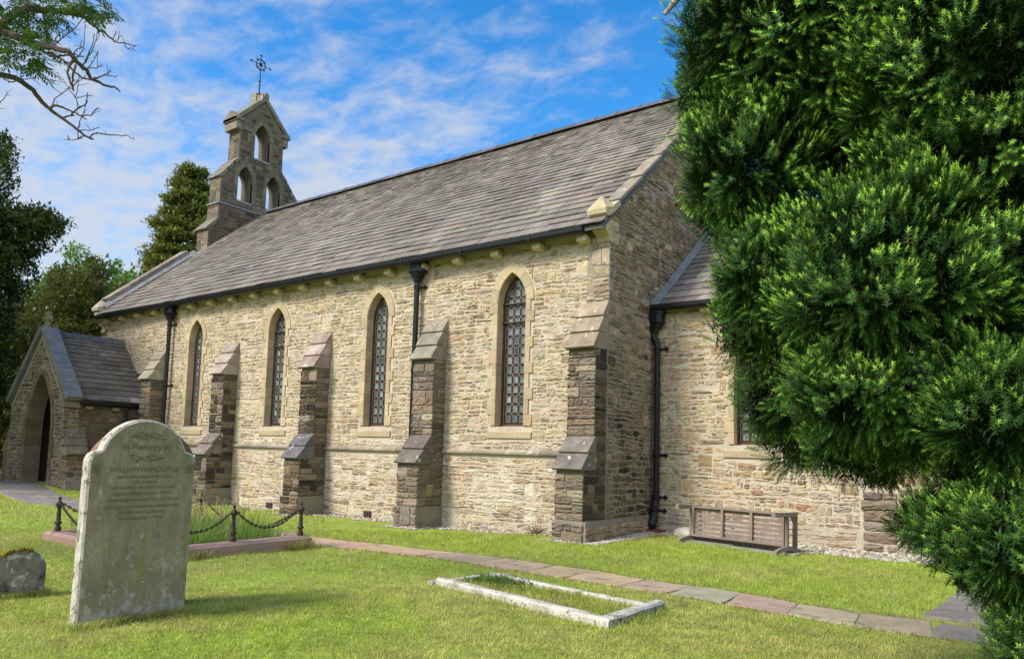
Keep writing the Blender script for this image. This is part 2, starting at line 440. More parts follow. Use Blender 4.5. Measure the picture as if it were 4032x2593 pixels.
# string course, broken by the buttresses
xs = [XW + .05] + [v for b in BX[::-1] for v in (b - .31, b + .31)]
MBS = []
for a, b in zip(xs[0::2], xs[1::2]):
    if b - a < .2 or b < -24.2: continue
    mbs = MB(); MBS.append(mbs)
    n = max(1, int((b - a) / .8)); e = np.linspace(a, b, n + 1)
    for k in range(n):
        col = np.array((.25, .21, .155)) * RNG.uniform(.75, 1.3)
        mbs.prism([(0, 1.54), (.075, 1.56), (.085, 1.60), (.0, 1.66)], (e[k] + .004, Y0, 0), -EY, EZ, -EX, e[k + 1] - e[k] - .008, col)
# --- east gable
gab = [(Y0, -.8), (24.7, -.8), (24.7, 6.1), (YR, roof_z(YR) - .03), (Y0, roof_z(Y0) - .03)]
extrude_holes(mb, gab, [], (XE, 0, 0), EY, EZ, EX, .5, (.27, .235, .18), 0)
def mask_e(u, v):
    return (v < roof_z(u) - .12) & (v < roof_z(2 * YR - u) - .12) & ~((u > 14.69) & (v < 4.86 + .757 * (u - 14.59))) & (u > Y0 - .02) & ~((u < Y0 + .18 + .08 * np.sin(v * 11)) & (v > 4.6) & (v < 5.82))
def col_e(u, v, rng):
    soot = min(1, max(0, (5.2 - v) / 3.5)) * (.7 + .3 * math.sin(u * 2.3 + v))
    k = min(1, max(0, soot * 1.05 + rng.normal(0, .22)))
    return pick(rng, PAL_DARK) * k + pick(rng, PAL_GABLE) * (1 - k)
rubble(mb, mask_e, Y0, 18.9, .37, 4.60, (XE, 0, 0), EY, EZ, EX, col_e, mi=2, hr=(.07, .14), lr=(.13, .36))
rubble(mb, mask_e, Y0, 22.0, 4.62, 11.3, (XE, 0, 0), EY, EZ, EX, col_e, mi=2, hr=(.06, .13), lr=(.12, .34), prot=(.01, .03))
rubble(mb, lambda u, v: (u > 11.75) & (u < 14.66), 11.75, 14.7, -.15, .36, (XE + .05, 0, 0), EY, EZ, EX, lambda u, v, r: pick(r, PAL_GABLE) * 1.05, mi=2, hr=(.14, .2), lr=(.3, .6))
mb.box((XE - .1, 11.78, -.5), (XE + .04, 14.68, .37), (.26, .22, .17), 0)
# bigger corner stones above the south-east buttress
PAL_Q = [(3, (.34, .275, .19)), (2, (.29, .225, .15)), (1.5, (.40, .335, .24)), (1, (.24, .18, .12))]
cq = lambda u, v, r: pick(r, PAL_Q)
rubble(mb, lambda u, v: u > XE - .46 + .1 * np.sin(v * 9), XE - .6, XE + .02, 4.63, 5.80, (0, Y0, 0), EX, EZ, -EY, cq, hr=(.16, .30), lr=(.22, .46), prot=(.012, .028), split=.1)
rubble(mb, lambda u, v: u < Y0 + .22 + .08 * np.sin(v * 11), Y0 - .02, Y0 + .36, 4.63, 5.80, (XE, 0, 0), EY, EZ, EX, lambda u, v, r: pick(r, PAL_Q) * .8, hr=(.16, .30), lr=(.2, .4), prot=(.012, .03), split=.1)
# west gable and north wall
extrude_holes(mb, gab, [], (XW, 0, 0), EY, EZ, -EX, .5, (.27, .235, .18), 0)
mb.box((XW + .5, 24.2, -.8), (XE - .5, 24.7, 6.05), (.3, .26, .2), 0)
cpart(mb, 'wall', [M_MORTAR, M_STONE, M_DARKSTONE])
for mbs in MBS: cpart(mbs, 'string_course', M_SLAB)

# --- nave roof
def slates(mb, O, U, Vd, N, L, S, colf, e0=.34, e1=.17, w0=.55, w1=.26, th=.022, rng=None, lim=None):
    rng = rng or RNG
    O, U, Vd, N = (np.array(a, float) for a in (O, U, Vd, N))
    s = 0.0
    while s < S - .03:
        f = s / S; e = e0 + (e1 - e0) * f; w = w0 + (w1 - w0) * f
        u = -rng.uniform(0, w)
        while u < L:
            ww = w * rng.uniform(.6, 1.4)
            a, b = max(0, u), min(L, u + ww)
            if b - a > .05:
                sb = s + rng.normal(0, .006); st = min(S, s + e * 1.25)
                if lim is None or lim((a + b) / 2, s + e / 2):
                    g = .004; lift = th * (1.9 + rng.normal(0, .22)); t2 = .008
                    q = [(a + g, sb + rng.normal(0, .006)), (b - g, sb + rng.normal(0, .006)), (b - g, st), (a + g, st)]
                    hs = [lift, lift + rng.normal(0, .004), t2, t2]
                    top = [O + p[0] * U + p[1] * Vd + h * N for p, h in zip(q, hs)]
                    bot = [O + p[0] * U + p[1] * Vd + (h - th) * N for p, h in zip(q, hs)]
                    mb.add(np.array(bot + top), BOXF, np.clip(colf((a + b) / 2, s, rng), .01, .9), 0)
            u += ww
        s += e
PAL_SLATE = [(4, (0.176, 0.150, 0.121)), (3, (0.170, 0.145, 0.119)), (2.2, (0.166, 0.141, 0.118)), (1.6, (0.187, 0.159, 0.127)), (1.0, (0.181, 0.150, 0.121)), (.8, (0.157, 0.135, 0.112)), (.5, (0.200, 0.170, 0.135))]
def col_roof(u, s, rng):
    c = pick(rng, PAL_SLATE)
    blotch = math.sin(u * .55 + 1.3) * math.sin(u * 1.23 + s * .35) + .5 * math.sin(u * 2.9 - s)
    return c * (1 + .13 * blotch) * (1.0 + .02 * s)
cosr = 1 / math.hypot(1, SL); UPR = np.array((0, cosr, SL * cosr)); NR = np.array((0, -SL * cosr, cosr))
mb = MB()
E0 = np.array((XW + .45, 12.23, roof_z(12.23) - .01)); SLEN = (YR - 12.23) / cosr
LR = XE + .04 - (XW + .45)
mb.add([E0 + (0, .06, 0), E0 + (LR, .06, 0), E0 + (LR, 0, 0) + UPR * SLEN, E0 + UPR * SLEN, E0 + (0, .06, -.09), E0 + (LR, .06, -.09), E0 + (LR, 0, -.12) + UPR * SLEN, E0 + (0, 0, -.12) + UPR * SLEN], BOXF, (.1, .09, .08))
NB = np.array((0, 2 * YR, 0)); FLP = np.array((1, -1, 1))
nv = [NB + FLP * v for v in (E0, E0 + (LR, 0, 0), E0 + (LR, 0, 0) + UPR * SLEN, E0 + UPR * SLEN)]
mb.add(np.array([v - (0, 0, .1) for v in nv] + nv), BOXF, (.2, .17, .15))
slates(mb, E0, EX, UPR, NR, LR, SLEN - .06, col_roof)
roof = cpart(mb, 'roof', M_SLATE)
mb = MB()
x = XW + .75
while x < XE + .02:
    l = .74; x1 = min(x + l - .004, XE + .03); zt = roof_z(YR) + .10; lp = RNG.normal(0, .004)
    P = [(-.20, -.13), (-.185, -.10), (0, .06), (.185, -.10), (.20, -.13), (0, .0)]
    mb.prism(P, (x1, YR, zt + lp), EY, EZ, EX, x1 - x, np.array((.075, .075, .082)) * RNG.uniform(.8, 1.3))
    P = [(-.215, -.135), (-.20, -.09), (0, .078), (.20, -.09), (.215, -.135), (0, .02)]
    mb.prism(P, (x + .05, YR, zt + lp), EY, EZ, EX, .055, (.10, .098, .10))
    x += l
cpart(mb, 'ridge_tile', M_RIDGE, roof)
# tabled verge stones on the east gable
mb = MB()
s = .95
while s < SLEN - .1:
    l = 1.25; O = np.array((XE - .24, 12.20, roof_z(12.20))) + UPR * s
    e = min(l + .03, SLEN - s)
    c = np.array((.235, .19, .14)) * RNG.uniform(.75, 1.15)
    a = [O + NR * .082, O + EX * .32 + NR * .082, O + EX * .32 + UPR * e + NR * .045, O + UPR * e + NR * .045]
    b = [p - NR * .06 for p in a]
    mb.add(np.array(b + a), BOXF, c)
    s += l
cpart(mb, 'verge_coping', M_SLAB, roof)
mb = MB()
O = np.array((XE + .005, 12.75, roof_z(12.75) - .075))
mb.add([O, O + EX * .022, O + EX * .022 + UPR * 7.7, O + UPR * 7.7, O + NR * .1, O + EX * .022 + NR * .1, O + EX * .022 + UPR * 7.7 + NR * .1, O + UPR * 7.7 + NR * .1], BOXF)
cpart(mb, 'verge_flashing', M_LEAD, roof)
# parapet coping and flashing on the west gable
mb = MB(); s = .75
while s < 4.55:
    e = min(1.02, 4.55 - s); O = np.array((XW - .12, 12.20, roof_z(12.20))) + UPR * s
    a = [O + NR * .30, O + EX * .52 + NR * .30, O + EX * .52 + UPR * e + NR * .30, O + UPR * e + NR * .30]
    b = [p - NR * .11 for p in a]
    mb.add(np.array(b + a), BOXF, np.array((.20, .165, .125)) * RNG.uniform(.8, 1.25))
    b2 = [p - NR * .40 for p in a]; ins = [EX * .06, -EX * .06, -EX * .06, EX * .06]
    mb.add(np.array([p + q for p, q in zip(b2, ins)] + [p + q - NR * .11 for p, q in zip(a, ins)]), BOXF, (.2, .17, .13))
    s += 1.03
cpart(mb, 'parapet_coping', M_SLAB)
mb = MB()
O = np.array((XW + .37, 12.55, roof_z(12.55)))
for s in np.arange(0, 4.3, .72):
    a = O + UPR * s; e = .74
    mb.add([a + NR * .19, a + EX * .02 + NR * .19, a + EX * .02 + NR * .19 + UPR * e, a + NR * .19 + UPR * e, a + NR * .05 + EX * .16, a + EX * .18 + NR * .055, a + EX * .18 + NR * .055 + UPR * e, a + NR * .05 + EX * .16 + UPR * e], [(0, 1, 5, 4), (1, 2, 6, 5), (2, 3, 7, 6), (3, 0, 4, 7), (0, 3, 2, 1), (4, 5, 6, 7)])
cpart(mb, 'parapet_flashing', M_LEAD, roof)

# kneelers at both ends of the eaves
def kneeler(x0, x1, sgn, c):
    mb = MB()
    mb.prism([(12.62, 5.80), (12.60, 5.80), (12.57, 5.90), (12.40, 6.0), (12.39, 6.25), (12.95, 6.25), (12.95, 5.80)], (x1, 0, 0), EY, EZ, EX, x1 - x0, c)
    mb.prism([(12.33, 6.30), (12.33, 6.41), (12.52, 6.44), (12.88, 6.70), (12.95, 6.62), (12.56, 6.32), (12.42, 6.252)], (x1 + .05, 0, 0), EY, EZ, EX, x1 - x0 + .10, c * 1.05)
    a, b = x0 - .1, x1 + .055
    xm, ym = (a + b) / 2, 12.53
    V = [(a, 12.32, 6.40), (b, 12.32, 6.40), (b, 12.74, 6.53), (a, 12.74, 6.53), (xm, ym, 6.73), (a + .02, 12.33, 6.31), (b - .02, 12.33, 6.31), (b - .02, 12.74, 6.42), (a + .02, 12.74, 6.42)]
    mb.add(V, [(0, 1, 4), (1, 2, 4), (2, 3, 4), (3, 0, 4), (5, 6, 1, 0), (6, 7, 2, 1), (7, 8, 3, 2), (8, 5, 0, 3), (8, 7, 6, 5)], c)
    return mb
cpart(kneeler(-7.22, -6.93, 1, np.array((.40, .33, .20))), 'kneeler', M_ASHLAR)
cpart(kneeler(-27.95, -27.60, -1, np.array((.42, .37, .28))), 'kneeler', M_ASHLAR)
# eaves corbels: one stone each
x = -7.43 - 1.094 * 18
mb = MB().prism([(0, .0), (.22, .04), (.22, .15), (0, .15)], (.105, 0, 0), -EY, EZ, EX, .21, (.52, .43, .28))
cb = mb.build('eaves_corbel', M_ASHLAR, church); cb.matrix_parent_inverse = church_in
cb.location = (-7.48, Y0 - .005, 5.80)
for k in range(1, 19):
    c = cb.copy(); COL.objects.link(c); c.parent = church; c.matrix_parent_inverse = church_in; c.location = (-7.48 - 1.094 * k, Y0 - .005, 5.80)
# gutter
mb = MB()
mb.prism([(-.08, -.06), (-.055, -.10), (0, -.12), (.055, -.10), (.08, -.06), (.085, .02), (-.085, .02)], (XE - .40, 12.285, 6.055), EY, EZ, EX, XE - .40 - (XW + .3), (1, 1, 1))
for x in np.arange(XW + .9, XE - .5, 1.83): mb.box((x, 12.19, 5.955), (x + .05, 12.38, 6.085))
cpart(mb, 'gutter', M_IRON)

# --- buttresses
def slab_run(par, xc, hw, p0, p1, n, cf):
    """n weathering slabs on the slope p0 (top, y/z) to p1"""
    p0, p1 = np.array(p0), np.array(p1); dv = p1 - p0; dl = dv / np.linalg.norm(dv); nm = np.array((dl[1], -dl[0]));
    if nm[1] < 0: nm = -nm
    for k in range(n):
        a = p0 + dv * k / n; b = p0 + dv * (k + 1) / n
        P = [a, b + nm * .045 + dl * .015, b - nm * .005 + dl * .015, (p0[0] + .05, b[1]), (p0[0] + .05, a[1])]
        MB().prism(P, (xc + hw, 0, 0), EY, EZ, EX, 2 * hw, cf(k)).build('weathering_slab', M_SLAB, par)
def buttress(xc, pal, sidepal, slabc):
    mb = MB(); hw = .31; g = float(gz(xc, 11.8)) - .35
    core = [(12.75, g), (11.80, g), (11.80, 1.30), (12.19, 1.93), (12.19, 3.60), (12.66, 4.58), (12.75, 4.58)]
    mb.prism(core, (xc + hw - .025, 0, 0), EY, EZ, EX, 2 * hw - .05, np.array(MORT_D) * .8, 0)
    cf = lambda u, v, r: pick(r, pal)
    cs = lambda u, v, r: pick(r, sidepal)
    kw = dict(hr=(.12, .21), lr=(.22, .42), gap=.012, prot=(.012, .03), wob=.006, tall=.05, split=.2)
    rubble(mb, lambda u, v: np.abs(u - xc) < hw, xc - hw, xc + hw, .38, 1.31, (0, 11.80, 0), EX, EZ, -EY, cf, **kw)
    rubble(mb, lambda u, v: np.abs(u - xc) < hw, xc - hw, xc + hw, 1.95, 3.62, (0, 12.185, 0), EX, EZ, -EY, cf, **kw)
    rubble(mb, lambda u, v: np.abs(u - xc) < hw + .03, xc - hw - .03, xc + hw + .03, g + .1, .37, (0, 11.755, 0), EX, EZ, -EY, cf, hr=(.16, .24), lr=(.2, .4), prot=(.01, .03))
    for sx in (1, -1):
        X = xc + sx * (hw - .025)
        if sx == 1: O, U = (X, 0, 0), EY; mk = lambda u: u
        else: O, U = (X, 25, 0), -EY; mk = lambda u: 25 - u
        sm = lambda u, v: (mk(u) < 12.63) & (mk(u) > np.where(v < 1.3, 11.79, np.where(v < 1.93, 11.80 + (v - 1.3) * .62, np.where(v < 3.6, 12.18, 12.18 + (v - 3.6) * .48))))
        lo, hi = (11.79, 12.62) if sx == 1 else (12.38, 13.21)
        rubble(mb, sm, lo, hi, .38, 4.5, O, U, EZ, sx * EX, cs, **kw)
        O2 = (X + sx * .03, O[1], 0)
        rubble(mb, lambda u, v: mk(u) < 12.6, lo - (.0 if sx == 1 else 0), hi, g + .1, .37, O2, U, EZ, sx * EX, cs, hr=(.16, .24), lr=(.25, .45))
    mb.box((xc - hw - .02, 11.765, g), (xc + hw + .02, 12.7, .375), np.array(MORT_D) * 1.1, 0)
    o = cpart(mb, 'buttress', [M_MORTAR, M_STONE, M_DARKSTONE])
    slab_run(o, xc, hw + .012, (12.635, 4.63), (12.10, 3.64), 3, lambda k: np.array(slabc[0]) * RNG.uniform(.8, 1.2))
    slab_run(o, xc, hw + .012, (12.19, 1.945), (11.725, 1.315), 2, lambda k: np.array(slabc[1]) * RNG.uniform(.85, 1.15))
PB2 = PAL_BROWN + [(2, (.33, .27, .18))]
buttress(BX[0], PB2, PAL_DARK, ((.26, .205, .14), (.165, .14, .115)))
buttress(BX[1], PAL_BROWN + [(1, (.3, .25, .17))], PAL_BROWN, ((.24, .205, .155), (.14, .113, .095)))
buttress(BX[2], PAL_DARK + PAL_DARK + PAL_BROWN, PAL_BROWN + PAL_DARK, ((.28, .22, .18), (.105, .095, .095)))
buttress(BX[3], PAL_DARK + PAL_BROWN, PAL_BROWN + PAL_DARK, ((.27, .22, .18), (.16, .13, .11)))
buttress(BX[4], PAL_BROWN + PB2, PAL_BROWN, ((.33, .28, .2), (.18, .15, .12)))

# --- windows
def window(parent, c, Y, zsi, zsp, zap, hw, bars=(), rec=.21, first=True, side=None):
    ins = .03; h2 = hw - .004
    mf = MB()
    for (k, o1, o2, yy) in ((0, hw - .001, hw - .045, Y + rec),):
        A = lancet(c, o1, zsi + .02, zsp, zap - .003); B = lancet(c, o2, zsi + .06, zsp, zap - .085)
        n = len(A); V = [(p[0], yy - .02, p[1]) for p in A] + [(p[0], yy - .02, p[1]) for p in B] + [(p[0], yy + .03, p[1]) for p in B]
        F = [(i, (i + 1) % n, n + (i + 1) % n, n + i) for i in range(n)] + [(n + i, n + (i + 1) % n, 2 * n + (i + 1) % n, 2 * n + i) for i in range(n)]
        mf.add(V, F)
    for zb in bars:
        w = float(lancet_hw(zb, hw, zsp, zap)) - .01
        mf.box((c - w, Y + rec - .055, zb - .014), (c + w, Y + rec + .0, zb + .014))
    o = mf.build('window', M_FRAME, parent)
    if parent is church: o.matrix_parent_inverse = church_in
    g = MB(); P = lancet(c, hw + .03, zsi - .02, zsp, zap + .02)
    g.prism([(p[0], p[1]) for p in P], (0, Y + rec + .015, 0), EX, EZ, -EY, .02)
    pg = g; ld = MB(); yy = Y + rec
    px, pz = .176, .2105
    ins_ok = lambda x, z: (z > zsi + .07) and (z < zap - .05) and (abs(x - c) < float(lancet_hw(z, hw - .035, zsp, zap - .06)))
    def line(a, b, w=.0042):
        a, b = np.array(a), np.array(b); dv = b - a; L = np.linalg.norm(dv)
        if L < 1e-6: return
        nn = np.array((-dv[1], dv[0])) / L * w
        q = [a - nn, b - nn, b + nn, a + nn]
        ld.add([(p[0], yy - .006, p[1]) for p in q] + [(p[0], yy + .012, p[1]) for p in q], BOXF)
    rows = int((zap - zsi) / pz) + 1
    for rI in range(rows):
        for cI in (-1, 0, 1):
            x0 = c + cI * px; z0 = zsi + .07 + pz * .5 + rI * pz
            a, b = .054, .067
            cs = [(x0 - a, z0 - b), (x0 + a, z0 - b), (x0 + a, z0 + b), (x0 - a, z0 + b)]
            if all(ins_ok(*q) for q in cs):
                t = RNG.normal(0, .005, 4)
                tone = np.array((.17, .205, .195)) * RNG.uniform(.5, 1.3) * (1 if RNG.random() < .8 else .4)
                pg.add([(q[0], yy + .004 + t[k], q[1]) for k, q in enumerate(cs)] + [(q[0], yy + .016, q[1]) for q in cs], BOXF, tone, 1)
                for k in range(4): line(cs[k], cs[(k + 1) % 4])
            for k, (sx, sz) in enumerate(((-1, -1), (1, -1), (1, 1), (-1, 1))):
                X = (x0 + sx * px / 2, z0 + sz * pz / 2)
                if ins_ok(*X) and ins_ok(*cs[k]): line(cs[k], X)
    for sx in (-1, 1):
        for k in range(24):
            za, zb = zsi + .06 + (zap - zsi - .2) * k / 24, zsi + .06 + (zap - zsi - .2) * (k + 1) / 24
            wa, wb = (float(lancet_hw(q, hw - .075, zsp, zap - .1)) for q in (za, zb))
            if min(wa, wb) > .02: line((c + sx * wa, za), (c + sx * wb, zb))
    pg.build('leaded_glass', [M_GLASSD, M_GLASSL], o); ld.build('lead_came', M_CAME, o)
    # dressed stone surround: long and short jamb stones, arch stones, pointed keystone, sill
    s = MB(); tone = lambda: np.array((.405, .315, .195)) * RNG.uniform(.86, 1.14) * (1 + RNG.normal(0, .025, 3))
    z = zsi + .02; k = 0
    while z < zsp - .02:
        h = min(.31 if k % 2 else .24, zsp - z)
        if zsp - (z + h) < .1: h = zsp - z
        for sx in (-1, 1):
            w = .20 if (k + (sx > 0)) % 2 else .105
            e0, e1 = c + sx * hw, c + sx * (hw + w * RNG.uniform(.93, 1.07))
            s.box((min(e0, e1), Y - .028, z + .003), (max(e0, e1), Y + .03, z + h - .003), tone())
            ri = c + sx * (hw - .012)
            s.box((min(e0, ri) - 0, Y - .024, z + .003), (max(e0, ri), Y + rec - .025, z + h - .003), tone())
        z += h; k += 1
    n = 5; h = zap - zsp; R = (h * h + hw * hw) / (2 * hw); a1 = math.asin(h / R)
    for sx in (-1, 1):
        for k in range(3):
            f0, f1 = a1 * k / 3, a1 * (k + 1) / 3 - .008
            w = .19
            if k == 2: f1 = a1 - .10
            A = [(c + sx * (hw - R + (R + q) * math.cos(f)), zsp + (R + q) * math.sin(f)) for q, fs in ((0, np.linspace(f0, f1, 4)), (w, np.linspace(f1, f0, 4))) for f in fs]
            if sx < 0: A = A[::-1]
            s.prism(A, (0, Y - .03, 0), EX, EZ, -EY, .06, tone())
            B = [(c + sx * (hw - R + (R + q) * math.cos(f)), zsp + (R + q) * math.sin(f)) for q, fs in ((-.012, np.linspace(f0, f1 + (.1 if k == 2 else 0), 4)), (.003, np.linspace(f1 + (.1 if k == 2 else 0), f0, 4))) for f in fs]
            if sx < 0: B = B[::-1]
            s.prism(B, (0, Y - .02, 0), EX, EZ, -EY, rec + .005, tone())
    fe = a1 - .105
    ex = hw - R + R * math.cos(fe); ez = zsp + R * math.sin(fe); ox = hw - R + (R + .19) * math.cos(fe); oz = zsp + (R + .19) * math.sin(fe)
    s.prism([(c, zap), (c + ex, ez), (c + ox, oz), (c, zap + .255), (c - ox, oz), (c - ex, ez)], (0, Y - .034, 0), EX, EZ, -EY, .06, np.array((.44, .355, .235)))
    s.build('stone_surround', M_ASHLAR, o)
    q = MB()
    q.prism([(-rec, zsi - .24), (.035, zsi - .24), (.035, zsi - .115), (-rec, zsi + .03)], (c + hw + .2, Y, 0), -EY, EZ, EX, 2 * hw + .4, (.38, .30, .19))
    q.build('sill', M_ASHLAR, o)
    return o
for i, c in enumerate(WC):
    window(church, c, Y0, ZSI, ZSP, ZAP, HW, bars=(4.82, 4.41) if i in (0, 2) else ())

# --- rainwater pipes with dated hopper heads
def text_mesh(txt, size, extr=.004, align='CENTER'):
    cu = bpy.data.curves.new('lettering', 'FONT'); cu.body = txt; cu.size = size; cu.extrude = extr; cu.align_x = align; cu.resolution_u = 2; cu.space_word = .62
    ob = bpy.data.objects.new('lettering', cu); COL.objects.link(ob)
    dg = bpy.context.evaluated_depsgraph_get(); dg.update()
    me = bpy.data.meshes.new_from_object(ob.evaluated_get(dg))
    bpy.data.objects.remove(ob)
    V = np.array([v.co[:] for v in me.vertices]).reshape(-1, 3); F = [tuple(p.vertices) for p in me.polygons]
    bpy.data.meshes.remove(me)
    return V, F
def hopper(x, y, zt, parent, wall):
    mb = MB()
    def oct_(w, dd, z): return [(x + a * w, y + b * dd, z) for a, b in ((-1, .6), (-1, -.45), (-.62, -1), (.62, -1), (1, -.45), (1, .6))]
    lv = [(.20, .15, zt), (.235, .17, zt), (.235, .17, zt - .05), (.205, .15, zt - .07), (.205, .15, zt - .20), (.225, .165, zt - .21), (.225, .165, zt - .235), (.175, .13, zt - .27), (.10, .09, zt - .39), (.085, .085, zt - .46)]
    V = np.vstack([oct_(*l) for l in lv]); k = 6
    F = [(i * k + j, (i + 1) * k + j, (i + 1) * k + (j + 1) % k, i * k + (j + 1) % k) for i in range(len(lv) - 1) for j in range(k)] + [tuple(range(k)), tuple(range((len(lv) - 1) * k + k - 1, (len(lv) - 1) * k - 1, -1))]
    mb.add(V, F)
    o = mb.build('hopper_head', M_IRON, parent)
    V, F = text_mesh('1860', .13, .006)
    t = MB().add(np.c_[x + V[:, 0] * 1.0, y - .155 - V[:, 2], zt - .182 + V[:, 1]], F)
    t.build('date_lettering', M_IRON, o)
def ears(mb, x, y, z, wall):
    mb.lathe([(.072, -.035), (.082, -.03), (.082, -.012), (.074, -.005), (.074, .005), (.082, .012), (.082, .03), (.072, .035)], (x, y, z), 14)
    for sx in (-1, 1):
        mb.box((x + min(0, sx * .16), wall - .035, z - .018), (x + max(0, sx * .16), wall - .005, z + .018))
        for dx, dz in ((.15, .035), (.15, -.035), (.19, 0)): mb.lathe([(.006, -.022), (.024, -.012), (.024, .012), (.006, .022)], (x + sx * dx, wall - .03, z + dz), 8)
def downpipe(x, wall, zt, zb, col_z, swan=False):
    mb = MB(); y = wall - .15
    if swan:
        mb.tube([(x - .08, y, zt - .38), (x - .08, y, zt - .50), (x - .06, y, zt - .56), (x + .0, y, zt - .66), (x + .02, y, zt - .72), (x + .02, y, zt - .8)], .066, 14)
        mb.tube([(x + .02, y, zt - .74), (x + .02, y, .72)], .063, 14)
        mb.tube([(x + .02, y, .74), (x + .02, y, .66), (x + .005, y - .05, .55), (x + .0, y - .055, .47), (x + .0, y - .06, .41)], .072, 14)
        mb.tube([(x, y - .06, .45), (x, y - .06, .38), (x - .005, y - .09, .28), (x - .02, y - .12, .20), (x - .03, y - .10, .115)], [.075, .082, .095, .10, .10], 16)
    else:
        mb.tube([(x, y, zt - .4), (x, y, zb)], .063, 14)
    for z in col_z: ears(mb, x + (.02 if swan and z > .5 else 0), y - (.055 if swan and z < .6 else 0), z, wall)
    o = mb.build('downpipe', M_IRON, church, smooth=False); o.matrix_parent_inverse = church_in
    hopper(x - (.06 if swan else 0), y, zt, o, wall)
downpipe(-11.99, Y0, 6.00, .0, (5.42, 3.45, 1.75))
downpipe(-22.88, Y0, 6.00, .0, (5.42, 3.45, 1.75))

# --- chancel
YC = 14.69; XCE = -.3
mb = MB()
wcC, cap = -4.84, 3.95
CHOLE = lancet(wcC, .36, 1.86, 3.3, cap)
extrude_holes(mb, [(XE - .02, -.8), (XCE, -.8), (XCE, 4.78), (XE - .02, 4.78)], [CHOLE], (0, YC, 0), EX, EZ, -EY, .5, (.49, .42, .32), 0)
mask_c = lambda u, v: ~((np.abs(u - wcC) < np.where(v > 3.3, lancet_hw(v, .56, 3.3, cap + .24), .36 + .17)) & (v > 1.62)) & ~((np.abs(u - wcC) < .57) & (v > 1.59) & (v < 1.9)) & ~((u > -2.88) & (u < -2.29) & (v < 1.07))
def col_c(u, v, rng):
    c = pick(rng, PAL_CHAN)
    if rng.random() < math.exp(-max(0, v - .1) / .25) * .7 or (u > -3.6 and v < 1.0 and rng.random() < .5): c = pick(rng, PAL_BROWN) * 1.6
    return c
rubble(mb, mask_c, XE, XCE, .37, 4.72, (0, YC, 0), EX, EZ, -EY, col_c)
rubble(mb, lambda u, v: ~((u > -2.95) & (u < -2.25)), XE, XCE, -.2, .36, (0, YC - .045, 0), EX, EZ, -EY, lambda u, v, r: pick(r, PAL_BROWN) * 1.8, hr=(.13, .2), lr=(.25, .5))
mb.box((XE, YC - .05, -.6), (XCE, YC + .1, .37), (.42, .37, .28), 0)
rubble(mb, lambda u, v: (u > -2.9 + .08 * np.sin(v * 14)) & (u < -2.27), -2.98, -2.25, .0, 1.08, (0, YC - .02, 0), EX, EZ, -EY, lambda u, v, r: pick(r, PAL_BROWN) * 1.05, hr=(.13, .26), lr=(.22, .5), prot=(.03, .06), split=.05)
mb.box((XCE - .4, YC + .4, -.8), (XCE, 22.6, 4.7), MORT, 0)
mb.add([(XCE, YC, 4.7), (XCE, 22.61, 4.7), (XCE, YR, 7.7), (XCE - .4, YC, 4.7), (XCE - .4, 22.61, 4.7), (XCE - .4, YR, 7.7)], [(0, 1, 2), (5, 4, 3), (0, 3, 4, 1), (1, 4, 5, 2), (2, 5, 3, 0)], MORT, 0)
rubble(mb, lambda u, v: np.ones(np.shape(u), bool), YC, 22.6, -.2, 4.65, (XCE, 0, 0), EY, EZ, EX, col_c)
chan = cpart(mb, 'chancel', [M_MORTAR, M_STONE])
mb = MB(); SC = .757; kc = 1 / math.hypot(1, SC); UPC = np.array((0, kc, SC * kc)); NC = np.array((0, -SC * kc, kc))
E1 = np.array((XE + .03, 14.50, 4.80)); SLC = (YR - 14.5) / kc; LC = XCE + .15 - XE
mb.add([E1 + (0, .05, 0), E1 + (LC, .05, 0), E1 + (LC, 0, 0) + UPC * SLC, E1 + UPC * SLC, E1 + (0, .05, -.08), E1 + (LC, .05, -.08), E1 + (LC, 0, -.1) + UPC * SLC, E1 + (0, 0, -.1) + UPC * SLC], BOXF, (.1, .09, .08))
nv = [NB + FLP * v for v in (E1, E1 + (LC, 0, 0), E1 + (LC, 0, 0) + UPC * SLC, E1 + UPC * SLC)]
mb.add(np.array([v - (0, 0, .1) for v in nv] + nv), BOXF, (.2, .17, .15))
slates(mb, E1, EX, UPC, NC, LC, SLC, col_roof)
mb.build('chancel_roof', M_SLATE, chan)
mb = MB(); O = E1 + NC * .02
for s in np.arange(-.05, 4.9, .8):
    a = O + UPC * s; e = .82; h = np.array((0, -.02, .13))
    mb.add([a + h, a + EX * .02 + h, a + EX * .02 + h + UPC * e, a + h + UPC * e, a + EX * .0 + NC * .04, a + EX * .17 + NC * .035, a + EX * .17 + NC * .035 + UPC * e, a + NC * .04 + UPC * e], [(0, 1, 5, 4), (1, 2, 6, 5), (2, 3, 7, 6), (3, 0, 4, 7), (0, 3, 2, 1), (4, 5, 6, 7)])
mb.build('chancel_flashing', M_LEAD, chan)
mb = MB(); mb.prism([(-.08, -.06), (-.055, -.10), (0, -.12), (.055, -.10), (.08, -.06), (.085, .02), (-.085, .02)], (XCE + .1, 14.47, 4.82), EY, EZ, EX, XCE + .1 - XE - .02)
mb.build('gutter', M_IRON, chan)
for k in range(5):
    mb = MB().prism([(0, .0), (.17, .045), (.17, .13), (0, .13)], (-5.65 + k * 1.1, YC - .002, 4.58), -EY, EZ, EX, .2, (.40, .32, .20)); mb.build('eaves_corbel', M_ASHLAR, chan)
window(chan, wcC, YC, 1.86, 3.3, cap, .36, rec=.2)
downpipe(-6.83, YC, 4.70, .1, (3.9, 1.62, .74, .46), swan=True)
